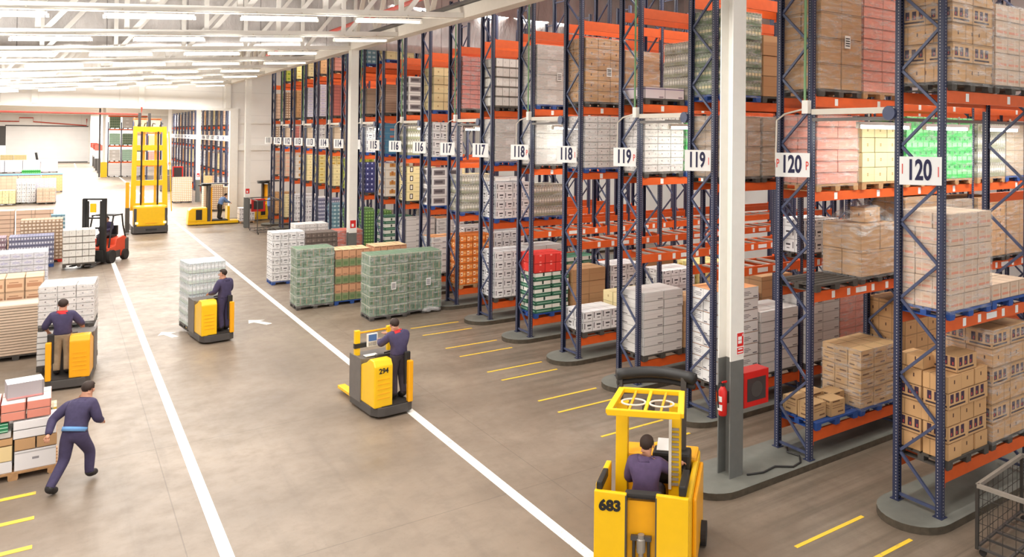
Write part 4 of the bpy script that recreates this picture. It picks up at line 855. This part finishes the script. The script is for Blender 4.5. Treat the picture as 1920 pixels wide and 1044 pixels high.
person((6.62, 8.62, -.02), -.86, dict(pel=(0, .0, .96), spi=(0, 0, 1.13), che=(0, .03, 1.31), nec=(0, .06, 1.48), h1=(0, .08, 1.56), h2=(0, .1, 1.65), h3=(0, .09, 1.725), sL=(-.2, .03, 1.42), sR=(.19, .05, 1.42), eL=(-.26, .08, 1.16), wL=(-.2, .3, 1.1), eR=(.32, .2, 1.28), wR=(.42, .42, 1.28),
       hL=(-.1, .06, .93), hR=(.1, .06, .93), kL=(-.12, .46, .9), kR=(.12, .46, .9), aL=(-.12, .5, .5), aR=(.12, .5, .5), tL=(-.12, .66, .44), tR=(.12, .66, .44)), 'person in plum work shirt sitting at the controls of truck 683', shirt='plum')
# ------------------------------------------------------------------ tall stacker in the aisle
def stacker():
    t = empty('high_lift_truck', (4.25, 53.3, 0), 0, label='tall yellow mast truck standing in the middle of the far aisle', cat='reach truck'); Y = M['yellow']
    MB().prism([(-.85, 0), (.85, 0), (.9, .3), (.9, 2.4), (-.9, 2.4), (-.9, .3)], 'z', .06, .45).build('skirt', M['dark'], t, bevel=.03)
    MB().prism([(-.78, .02), (.78, .02), (.84, .3), (.84, 1.1), (-.84, 1.1), (-.84, .3)], 'z', .45, 1.62).build('counterweight', Y, t, bevel=.08)
    for s in (-1, 1):
        B(min(s * .84, s * .7), max(s * .84, s * .7), -.005, .1, .45, 1.5).build('corner_cover', M['dark'], t, bevel=.03)
        B(s * .7 - .07, s * .7 + .07, -.03, .0, .6, .72).build('headlight', M['lamp'], t)
    B(-.3, .3, -.002, .02, .62, .66).build('nameplate', M['yellow2'], t); B(-.25, .3, -.01, .02, .2, .3).build('step', M['black'], t)
    for s in (-1, 1):
        MB().prism([(s * .95, 1.3), (s * .68, 1.3), (s * .64, 6.3), (s * .84, 6.3)], 'y', 1.25, 1.55).build('mast_rail', Y, t)
        MB().box(s * .3 - .06, s * .3 + .06, 1.35, 1.5, 1.3, 6.2).build('inner_rail', M['yellow2'], t)
        MB().tube([(s * .42, 1.3, 1.6), (s * .42, 1.3, 6.0)], .05, 8).build('hydraulic_hose', M['black'], t)
    for z in (1.55, 2.9, 4.1, 5.0, 6.1): B(-.78, .78, 1.28, 1.5, z - .14, z + .18).build('cross_member', Y, t)
    for x in (-.62, -.3, .1, .5): MB().tube([(x, 1.4, 6.3), (x + .05, 1.35, 6.5), (x + .16, 1.4, 6.45)], .035, 6).build('hose_loop', M['dark'], t)
    MB().box(-.6, -.45, 1.5, 1.6, 6.2, 7.1).build('mast_tip', M['dark'], t); MB().box(-.1, .05, 1.5, 1.6, 6.2, 7.1).build('mast_tip', M['dark'], t)
    B(-1.2, -1.02, .9, 1.1, .1, 3.0).build('guide_post', M['yellow2'], t); B(-1.2, -1.0, .7, 1.3, .06, 1.5).build('side_box', M['dark'], t)
    MB().tube([(.95, 1.2, 6.0), (1.12, .9, 1.2)], .025, 6).build('stay_cable', M['yellow'], t)
    for s in (-1, 1): MB().tube([(s * .8 - .1, .7, .16), (s * .8 + .1, .7, .16)], .16, 16).build('wheel', M['rubber'], t)
stacker()
# ------------------------------------------------------------------ low-level order pickers by the end wall
def small_picker(loc, rz, label):
    t = empty('order_picker', loc, rz, label=label, cat='order picker', group='order pickers by the end wall'); Y = M['yellow']
    MB().prism([(-.4, .0), (.4, 0), (.45, .15), (.45, 2.9), (-.45, 2.9), (-.45, .15)], 'z', .05, .22).build('chassis', Y, t, bevel=.02)
    MB().prism([(.0, .22), (.06, .95), (.2, 1.1), (1.1, 1.12), (1.1, .22)], 'x', -.44, .44).build('battery_housing', Y, t, bevel=.05)
    for s in (-1, 1): B(min(s * .44, s * .452), max(s * .44, s * .452), .45, .8, .35, 1.0).build('battery_door', M['black'], t)
    for s in (-1, 1): B(s * .32 - .06, s * .32 + .06, 1.12, 1.28, .22, 2.55).build('mast_rail', M['dark'], t); 
    B(-.38, .38, 1.3, 1.38, .22, 2.4).build('cab_frame', M['yellow2'], t)
    MB().tube([(0, .98, 2.5), (0, .98, 2.58)], .38, 16).build('guard_disc', M['black'], t); B(-.42, .42, .8, 2.3, 2.6, 2.66).build('overhead_guard', M['black'], t, bevel=.02)
    B(-.42, .42, 1.35, 2.3, .22, .3).build('platform', M['rubber'], t); B(-.42, .42, 2.25, 2.4, .22, 1.15).build('cab_front', Y, t, bevel=.02)
    for s in (-1, 1): B(s * .25 - .07, s * .25 + .07, 2.4, 3.6, .12, .18).build('fork', M['dark'], t)
    for s in (-1, 1): MB().tube([(s * .36 - .06, .5, .12), (s * .36 + .06, .5, .12)], .12, 12).build('wheel', M['rubber'], t)
small_picker((6.5, 57.0, 0), -PI / 2, 'yellow order picker in side view in front of the tan loads')
person((8.35, 57.0, .3), -1.2, dict(spi=(0, .08, 1.1), che=(0, .2, 1.25), nec=(0, .32, 1.38), h1=(0, .38, 1.45), h2=(0, .42, 1.52), h3=(0, .42, 1.6), sL=(-.18, .22, 1.33), sR=(.18, .22, 1.33), eL=(-.22, .4, 1.14), wL=(-.18, .6, 1.05), eR=(.22, .4, 1.14), wR=(.18, .6, 1.05)), 'person in light blue shirt bending on the side-view order picker', shirt='bluecloth', trous='black')
load('white', 9.45, 56.4, .0, 1.0, w=.9, d=.9, pal='wood', label='small white load in front of the side-view order picker')
small_picker((10.35, 57.8, 0), -PI / 2 + .5, 'yellow order picker half hidden behind the grey column foot')
person((11.25, 56.3, .12), -1.4, dict(), 'person in blue shirt standing behind the far rack uprights', shirt='bluecloth', trous='navycloth')
# ------------------------------------------------------------------ red forklift
def forklift():
    t = empty('forklift', (1.62, 43.1, 0), PI - .5, label='red forklift carrying cream trays beside the left floor line', cat='forklift'); Rd = M['forkred']
    MB().prism([(-1.1, .3), (-1.0, 1.0), (-.75, 1.12), (-.1, 1.05), (.0, .75), (.55, .7), (.7, .25), (.7, .2), (-1.1, .2)], 'x', -.5, .5).build('body', Rd, t, bevel=.04)
    B(-.52, .52, -1.2, -.8, .25, 1.0).build('counterweight', M['dark'], t, bevel=.1); B(-.51, .51, -.4, .3, .18, .5).build('side_step', M['dark'], t)
    B(-.25, .25, -.65, -.15, 1.05, 1.2).build('seat', M['black'], t, bevel=.04); B(-.25, .25, -.75, -.6, 1.15, 1.6).build('seat_back', M['black'], t, bevel=.04)
    for s in (-1, 1):
        MB().tube([(s * .46, -.95, 1.0), (s * .44, -.75, 1.6), (s * .44, -.65, 2.1)], .035, 8).build('guard_pillar', M['black'], t); MB().tube([(s * .46, .5, .7), (s * .44, .3, 1.5), (s * .44, .1, 2.1)], .035, 8).build('guard_pillar', M['black'], t)
        MB().bar((s * .44, -.68, 2.12), (s * .44, .14, 2.12), .06, .06).build('guard_rail', M['black'], t)
        B(s * .4 - .07, s * .4 + .07, .72, .88, .1, 2.95).build('mast_rail', M['black'], t); B(s * .28 - .04, s * .28 + .04, .76, .86, .1, 2.85).build('inner_rail', M['black'], t)
        for y, r in ((-.75, .24), (.45, .3)): MB().tube([(s * .52 - .09, y, r), (s * .52 + .09, y, r)], r, 20).build('wheel', M['rubber'], t)
        B(s * .3 - .07, s * .3 + .07, .98, 2.0, .1, .15).build('fork', M['dark'], t)
    for k in range(4): B(-.42, .42, -.6 + k * .2, -.55 + k * .2, 2.1, 2.14).build('guard_slat', M['black'], t)
    for z in (.5, 1.6, 2.05, 2.9): B(-.46, .46, .74, .84, z, z + .07).build('mast_crossbar', M['black'], t)
    B(-.45, .45, .9, .97, .15, .65).build('fork_carriage', M['black'], t); B(-.12, .12, .9, .94, 2.35, 2.75).build('yellow_sign', M['yellow'], t)
    MB().tube([(0, .62, .8), (0, .35, 1.15)], .02, 6).build('steering_column', M['black'], t); MB().tube([(.16 * math.cos(k * PI / 8), .33 + .1 * math.sin(k * PI / 8), 1.16 + .12 * math.sin(k * PI / 8)) for k in range(17)], .014, 6).build('steering_wheel', M['black'], t)
forklift()
person((1.75, 43.42, .22), PI - .5, dict(pel=(0, .0, 1.06 - .0), spi=(0, -.03, 1.22), che=(0, .0, 1.39), nec=(0, .02, 1.55), h1=(0, .05, 1.63), h2=(0, .06, 1.71), h3=(0, .05, 1.79), sL=(-.18, 0, 1.49), sR=(.18, 0, 1.49), eL=(-.25, .12, 1.26), wL=(-.12, .36, 1.2), eR=(.25, .12, 1.26), wR=(.12, .36, 1.2),
       hL=(-.1, .05, 1.03), hR=(.1, .05, 1.03), kL=(-.12, .45, 1.0), kR=(.12, .45, 1.0), aL=(-.12, .5, .6), aR=(.12, .5, .6), tL=(-.12, .64, .55), tR=(.12, .64, .55)), 'person in navy workwear driving the red forklift')
load('slat', .1, 41.35, .1, 1.6, w=1.15, d=1.0, pal='dark', detail=1, label='cream tray load carried on the forks of the red forklift', rz=.0)
# ------------------------------------------------------------------ goods set down along the open side
LG = 'pallet loads set down along the open side of the hall'
for k, x in enumerate((-1.52, -2.85)): load('sheets', x, 25.84, 0, 1.43, w=1.28, d=1.0, pal='dark', detail=1, label='beige stacked sheets on a black pallet beside the khaki-trousered driver, %s' % ['nearer the aisle', 'farther from the aisle'][k], group=LG)
for k, x in enumerate((-1.58, -2.9)): load('print', x, 27.0, 0, 1.98, w=1.25, d=1.0, pal='wood', detail=1, label='brown printed cartons just behind the beige sheets, %s' % ['nearer the aisle', 'farther from the aisle'][k], group=LG)
for k, x in enumerate((-1.58, -2.9)): load('bluewhite', x, 32.2, 0, 2.0, w=1.27, d=1.1, pal='dark', film_on=k == 0, detail=1, label='white and pale blue pack load behind the brown printed cartons, %s' % ['nearer the aisle', 'farther from the aisle'][k], group=LG)
load('blackblue', -1.75, 42.67, 0, 1.4, w=1.55, d=1.1, pal='blue', detail=1, label='blue and white bottle packs on a blue pallet', group=LG)
load('purplepk', -3.4, 42.67, 0, 1.4, w=1.55, d=1.1, pal='blue', detail=1, label='purple and white bottle packs beside the blue bottle packs', group=LG)
load('speck', -1.42, 44.1, 0, 1.97, w=1.52, d=1.0, pal='red', detail=1, label='tan speckled packs on a red pallet', group=LG)
load('crates', -.35, 46.4, 0, 1.95, w=.55, d=.8, pal='dark', detail=0, label='narrow blue pack load peeping out behind the speckled packs', group=LG)
for k, x in enumerate((-1.75, -3.3)): load('salmon', x, 49.0, 0, 2.02, w=1.48, d=1.1, pal='dark', detail=1, label='pale salmon layered box load behind the bottle packs, %s' % ['nearer the aisle', 'farther from the aisle'][k], group=LG)
for k, (x, st, h, y) in enumerate(((-1.55, 'kraftred', 1.3, 79.3), (-2.85, 'white', 1.7, 80.2), (-4.1, 'cream', 1.2, 79.3), (-5.4, 'purplepk', 1.6, 80.), (-6.7, 'dark', 1.6, 78.), (-8.2, 'mixbeige', 1.5, 78.))):
    load(st, x, y, 0, h, w=1.22, d=1.1, pal='dark', detail=1 if st not in ('purplepk', 'dark') else 0, label='%s in the far mixed floor row, %s from the aisle' % (ST[st][0], ORD[k]), group=LG)
load('bluewhite', -2.9, 80.6, 0, 2.0, w=2.6, d=1.0, pal='dark', label='pale packs rising behind the far mixed row', group=LG)
load('greenwhite', -1.22, 89.7, 0, 1.3, w=.8, d=.9, pal='dark', label='narrow green and white load beyond the far mixed row', group=LG)
load('kraft', -1.5, 94.0, 0, 1.72, w=1.64, d=1.1, pal='dark', label='brown carton load topped in blue beyond the far mixed row', group=LG)
tag(B(-6.5, .16, 93.95, 95.2, 1.73, 1.82).build('slip_sheet', M['belt']), 'long light blue cover sheet across the far brown loads', 'sheet')
for k in range(3): load('taupe', -3.2 - 1.7 * k, 94.0, 0, 1.72, w=1.64, d=1.1, pal='dark', label='taupe load under the long blue cover sheet, %s from the aisle' % ORD[k + 1], group=LG)
load('brightgreen', -4.0, 126., 0, .9, w=1.9, d=1.1, pal='dark', label='low green pack load before the far white wall of packs', group=LG)
for k in range(4):
    load('bluewhite', -2.3 - 1.98 * k, 138.9, 0, 1.78, w=1.92, d=1.2, pal='dark', label='pale pack load in the far white row, %s from the aisle' % ORD[k], group=LG)
for k in range(4): load('cream', -6.3 - 1.75 * k, 165., 0, 1.9, w=1.65, d=1.2, pal='dark', label='cream carton load nearest the far door, %s from the aisle' % ORD[k], group=LG)
t = empty('hand_truck', (-3.2, 150, 0), label='small dark hand truck standing before the far white door', cat='hand truck')
B(-.6, .4, -.5, .4, .05, .25).build('deck', M['black'], t); MB().tube([(.2, 0, .2), (.3, 0, 1.3), (.1, 0, 2.6)], .15, 8).build('handle', M['black'], t)
for x in (-.5, .3): MB().tube([(x, -.4, .12), (x + .15, -.4, .12)], .12, 10).build('wheel', M['rubber'], t)
# floor loads past the end wall
for k, (x, y, st, h, w_) in enumerate(((7.55, 75.1, 'speck', 2.15, 1.35), (8.0, 90.3, 'dark', 1.6, .95), (9.7, 73.4, 'kraft', 2.3, .5), (8.6, 66.0, 'speck', 2.0, 1.3), (9.95, 66.2, 'speck', 1.8, 1.2))):
    load(st, x, y, 0, h, w=w_, d=1.0, pal='dark', label=['tan speckled load standing just right of the tall truck mast', 'dark speckled load beyond the tall truck mast', 'narrow brown load behind the side-view order picker', 'tan load behind the bending person in blue', 'lower tan load beside the white door jamb'][k], group='floor loads past the end wall')
# mixed pallet in the foreground
fx, fy = -1.2, 17.0
r = pallet_parts('wood', 1.22, 1.0); r.location = (fx, fy, 0); r.name = 'pallet'; tag(r, 'wooden pallet under the mixed goods in the foreground', 'pallet', 'pallets carrying loose goods')
g = 'mixed goods on the foreground pallet'
def mix(st, a, b, z, w, d, h, lab, cat='carton', rz=0, rx=0): return carton(st, fx + a, fy + b, .138 + z, w, d, h, lab, rz, g, cat, rx=rx)
M['goods_whitep'] = goods('goods_whitep', (238, 234, 234), (.62, .45, .3), [(.4, .55, .55, .68, (150, 146, 150))]); ST['whitep'] = ('', (.62, .45, .3), 0, [], {})
M['goods_creamy'] = goods('goods_creamy', (240, 214, 160), (.25, .4, .3), []); M['goods_greenp'] = goods('goods_greenp', (54, 150, 104), (.55, .4, .06), [(0, 1, .3, .5, (200, 232, 212))], rough=.3)
M['goods_multi'] = goods('goods_multi', (236, 226, 190), (.12, .2, .1), [(.1, .5, .2, .7, (226, 190, 60)), (.55, .9, .2, .6, (60, 130, 80))]); M['goods_boxgrey'] = goods('goods_boxgrey', (176, 166, 168), (.5, .4, .28), [(.0, 1, .0, .14, (206, 140, 136))], top=(246, 244, 244)); M['goods_pinkp'] = goods('goods_pinkp', (236, 150, 130), (.33, .5, .17), [(.0, .04, 0, 1, (206, 120, 104))], top=(248, 238, 234))
mix('whitep', .62, .02, 0, .58, .45, .34, 'wide white carton at the bottom front of the mixed pallet, beside the walking person')
mix('whitep', .34, .02, 0, .26, .45, .2, 'small white carton at the bottom front of the mixed pallet, in the middle'); mix('whitep', .02, .02, 0, .3, .45, .36, 'upright white carton at the bottom front of the mixed pallet, outer end')
mix('creamy', .35, .02, .2, .25, .45, .26, 'cream carton standing on the small white one'); mix('whitep', .0, .5, 0, 1.2, .48, .7, 'large white carton at the back of the mixed pallet')
for a in range(2): mix('kraftbig', .62 + .3 * a, .02, .345, .29, .45, .2, 'pale brown carton in the middle of the mixed pallet, %s' % ['inner', 'outer'][a])
mix('kraft', .0, .02, .47, .6, .45, .12, 'flat brown tray in the middle of the mixed pallet')
for a in range(2): mix('whitep', .6, .02, .55 + .15 * a, .6, .45, .145, 'flat white box in the mixed pallet under the pink packs, %s' % ['lower', 'upper'][a])
mix('smooth', .0, .02, .6, .58, .45, .1, 'grey flat box under the green pack'); mix('greenp', .04, .0, .705, .5, .42, .15, 'shiny green wrapped pack on the mixed pallet', 'pack')
mix('multi', .78, .5, .71, .42, .45, .16, 'yellow and green printed pack on the far corner of the mixed pallet', 'pack')
for a in range(3):
    for k in range(2): mix('pinkp', .08 + .35 * a, .05, .87 + .15 * k, .34, .8, .148, 'salmon pink pack near the top of the mixed pallet, %s layer, %s' % (['lower', 'upper'][k], ['outer', 'middle', 'inner'][a]), 'pack')
mix('boxgrey', .5, .25, 1.17, .52, .42, .28, 'grey box with white lid topping the mixed pallet', rz=.12)
# ------------------------------------------------------------------ column fittings
def place(o, x, y, z): o.location = (x, y, z); return o
e = empty('fire_extinguisher', (9.18, 9.78, 1.2), label='red fire extinguisher hanging on the nearest column', cat='fire extinguisher')
MB().tube([(0, 0, 0), (0, 0, .02), (0, 0, .42), (0, 0, .48), (0, 0, .5)], [.06, .075, .075, .045, .03], 18).build('cylinder', M['red'], e, smooth=True)
B(-.076, .0, -.05, .05, .1, .2).build('label_plate', M['paper'], e); B(-.077, .0, -.045, .045, .25, .34).build('label_plate', M['paper'], e)
MB().tube([(0, 0, .5), (0, 0, .56)], .025, 8).build('valve', M['black'], e); B(-.02, .09, -.012, .012, .55, .58).build('lever', M['red'], e); MB().tube([(0, 0, .55), (-.09, 0, .57), (-.12, 0, .45), (-.1, 0, .15)], .012, 8).build('hose', M['black'], e)
B(.07, .12, -.03, .03, .2, .4).build('wall_bracket', M['dark'], e)
s = empty('extinguisher_sign', (9.47, 9.665, 2.42), label='white and red fire equipment sign on the nearest column', cat='sign')
B(-.09, .09, -.006, 0, -.2, .2).build('plate', M['paper'], s); B(-.075, .075, -.009, -.006, -.05, .18).build('pictogram_field', M['signred'], s); B(-.075, .075, -.009, -.006, -.18, -.07).build('text_field', M['signred'], s)
pic = MB().box(-.055, .03, -.012, -.009, .0, .05); pic.box(-.055, .03, -.012, -.009, .06, .12); pic.box(.045, .06, -.012, -.009, .12, .16); pic.build('pictogram', M['paper'], s)
tx = MB().box(-.05, .05, -.012, -.009, -.105, -.085); tx.box(-.06, .06, -.012, -.009, -.16, -.14); tx.build('text_line', M['paper'], s)
e = empty('hose_cabinet', (9.66, 9.75, 1.22), label='red hose cabinet with dark window on the nearest column', cat='hose cabinet')
B(0, .62, 0, .3, 0, .62).build('case', M['red'], e, bevel=.01); B(.08, .54, -.006, .0, .1, .5).build('window', M['glass'], e); MB().tube([(.31, -.012, .3), (.31, -.006, .3)], .14, 20).build('hose_reel', M['dark'], e); B(-.1, 0, .05, .25, .2, .4).build('wall_bracket', M['dark'], e)
cp = [(9.6, 9.6), (9.9, 9.5), (10.25, 9.55), (10.5, 9.35), (10.75, 9.4), (10.95, 9.6), (10.9, 9.85), (11.05, 10.0)]
tag(MB().tube([(x, y, IZ + .02) for x, y in cp], .018, 8).build('power_cable', M['black'], smooth=True), 'dark cable lying on the kerb from the nearest column', 'cable')
MB_ = MB().box(11.1, 11.35, 9.75, 9.95, IZ, IZ + .08); tag(MB_.build('floor_socket', M['greyp'], bevel=.01), 'small grey socket box on the kerb inside rack 120 P', 'socket box')
for x, y, z, nm in ((9.41, 31.685, 2.25, 'middle'), (9.41, 53.63, 2.2, 'far'), (9.41, 75.53, 2.2, 'farther'), (9.41, 97.43, 2.4, 'farthest')):
    s = empty('extinguisher_sign', (x, y, z), label='small red and white fire sign on the %s column' % nm, cat='sign', group='fire signs on the columns'); B(-.14, .14, -.006, 0, -.2, .3).build('plate', M['paper'], s); B(-.11, .11, -.009, -.006, -.05, .26).build('pictogram_field', M['signred'], s); B(-.06, .03, -.012, -.009, .0, .12).build('pictogram', M['paper'], s)
for x, y, w_, z0, z1, lb in ((9.72, 54.0, .8, .95, 1.75, 'red hose cabinet beside the far column'), (9.75, 97.9, 1.0, .6, 2.2, 'red hose cabinet beside the farthest column')):
    e = empty('hose_cabinet', (x, y, z0), label=lb, cat='hose cabinet', group='distant hose cabinets'); B(0, w_, 0, .35, 0, z1 - z0).build('case', M['red'], e, bevel=.02); B(.12, w_ - .12, -.006, 0, .15, z1 - z0 - .12).build('window', M['glass'], e); B(-.12, 0, .0, .2, .2, .5).build('wall_bracket', M['dark'], e)
# red and white barrier posts far away
for k in range(4):
    e = empty('barrier_post', (4.3 + .05 * k, 134 + 9 * k, 0), label='dark post with red and white board along the far wall, %s from the white column' % ORD[k], cat='barrier post', group='barrier posts')
    B(-.2, .2, -.2, .2, 0, 2.1).build('post', M['dark'], e); B(-.5, .5, -.25, -.2, 2.1, 3.2).build('board', M['paper'], e); B(-.5, .5, -.26, -.2, 3.2, 4.0).build('board', M['rustred'], e)
# ------------------------------------------------------------------ mesh roll cages
def cage(loc, rz, w, d, h, label, mat='wire', mesh=True, lug=True):
    c = empty('roll_cage', loc, rz, label=label, cat='roll cage'); m = M[mat]
    for x in (0, w):
        for y in (0, d): MB().box(x - .022, x + .022, y - .022, y + .022, .1, h).build('corner_post', m, c)
    for y in (0, d): MB().box(0, w, y - .025, y + .025, h - .04, h + .015).build('top_rail', M['galv'] if mesh else m, c)
    for x in (0, w): MB().box(x - .025, x + .025, 0, d, h - .04, h + .015).build('top_rail', M['galv'] if mesh else m, c)
    dk = MB()
    for k in range(6): dk.bar((w * k / 5, 0, .13), (w * k / 5, d, .13), .03)
    for y in (0, d / 2, d): dk.bar((0, y, .13), (w, y, .13), .035)
    dk.build('base_deck', M['dark'], c)
    for x in (.06, w - .06):
        for y in (.06, d - .06): MB().tube([(x - .02, y, .05), (x + .02, y, .05)], .05, 12).build('castor', M['rubber'], c)
    if mesh:
        for ax in range(4):
            g = MB(); L = w if ax < 2 else d
            n = int(L / .19)
            for k in range(1, n + 1):
                t_ = k * L / (n + 1)
                p = [(t_, 0), (t_, d), (0, t_), (w, t_)][ax]; g.bar((p[0], p[1], .15), (p[0], p[1], h - .02), .007)
            for k in range(4):
                z = .3 + k * (h - .3) / 4
                if ax < 2: g.bar((0, d * ax, z), (w, d * ax, z), .007)
                else: g.bar((w * (ax - 2), 0, z), (w * (ax - 2), d, z), .007)
            g.build('mesh_panel', m, c)
    else:
        for z in (.6,): B(0, w, d - .02, d + .02, z, z + .04).build('rail', m, c)
    return c
cage((10.72, 5.98 - .9, 0), .1, 1.6, .9, 1.02, 'grey wire mesh roll cage in the near corner of the photo')
cage((9.25, 49.6, 0), .0, 1.25, 2.6, 2.0, 'open dark frame trolley standing before the far column', 'dark', False)
# ------------------------------------------------------------------ light
W = bpy.data.worlds.new('daylight'); bpy.context.scene.world = W; W.use_nodes = True
bg = W.node_tree.nodes['Background']; bg.inputs[0].default_value = (1, .985, .96, 1); bg.inputs[1].default_value = 1.4
def area(x, y, z, sx, sy, power, rx=0, ry=0, col=(1, .97, .92), spread=PI):
    l = bpy.data.lights.new('tube_and_fill_light', 'AREA'); l.shape = 'RECTANGLE'; l.size = sx; l.size_y = sy; l.energy = power; l.color = col; l.spread = spread
    o = bpy.data.objects.new('tube_and_fill_light', l); C.objects.link(o); o.location = (x, y, z); o.rotation_euler = (rx, ry, 0); return o
for q, y in enumerate([4.6, 10.05] + TR):
    area(.5, y - .3, 8.35, 15, .5, 560); area(.5, y - .3, 8.3, 15, .3, 290, rx=PI)
for k in range(6): area(1., 68 + 20 * k, 8.8, 18, 3, 5200)  # added broad fill panels that brighten the far hall
for a in range(9):
    ym = (rowy(2 * a) + rowy(2 * a + 1)) / 2
    area(16.5, ym, 6.14, 10, .16, 100, col=(.97, 1, .96))
for a in range(10):
    ym = (rowy(2 * a - 1) + rowy(2 * a)) / 2
    area(17, ym, 11.4, 12, .06, 380)  # added fill over the racks, kept narrow to resemble tubes; no real fittings
sc = bpy.context.scene
sc.view_settings.view_transform = 'Standard'; sc.view_settings.look = 'None'; sc.view_settings.exposure = .2; sc.view_settings.gamma = 1; sc.view_settings.use_curve_mapping = False
sc.cycles.max_bounces = 8; sc.cycles.transparent_max_bounces = 24; sc.cycles.diffuse_bounces = 4; sc.cycles.glossy_bounces = 3; sc.cycles.caustics_reflective = False; sc.cycles.caustics_refractive = False
sc.cycles.sample_clamp_indirect = 6
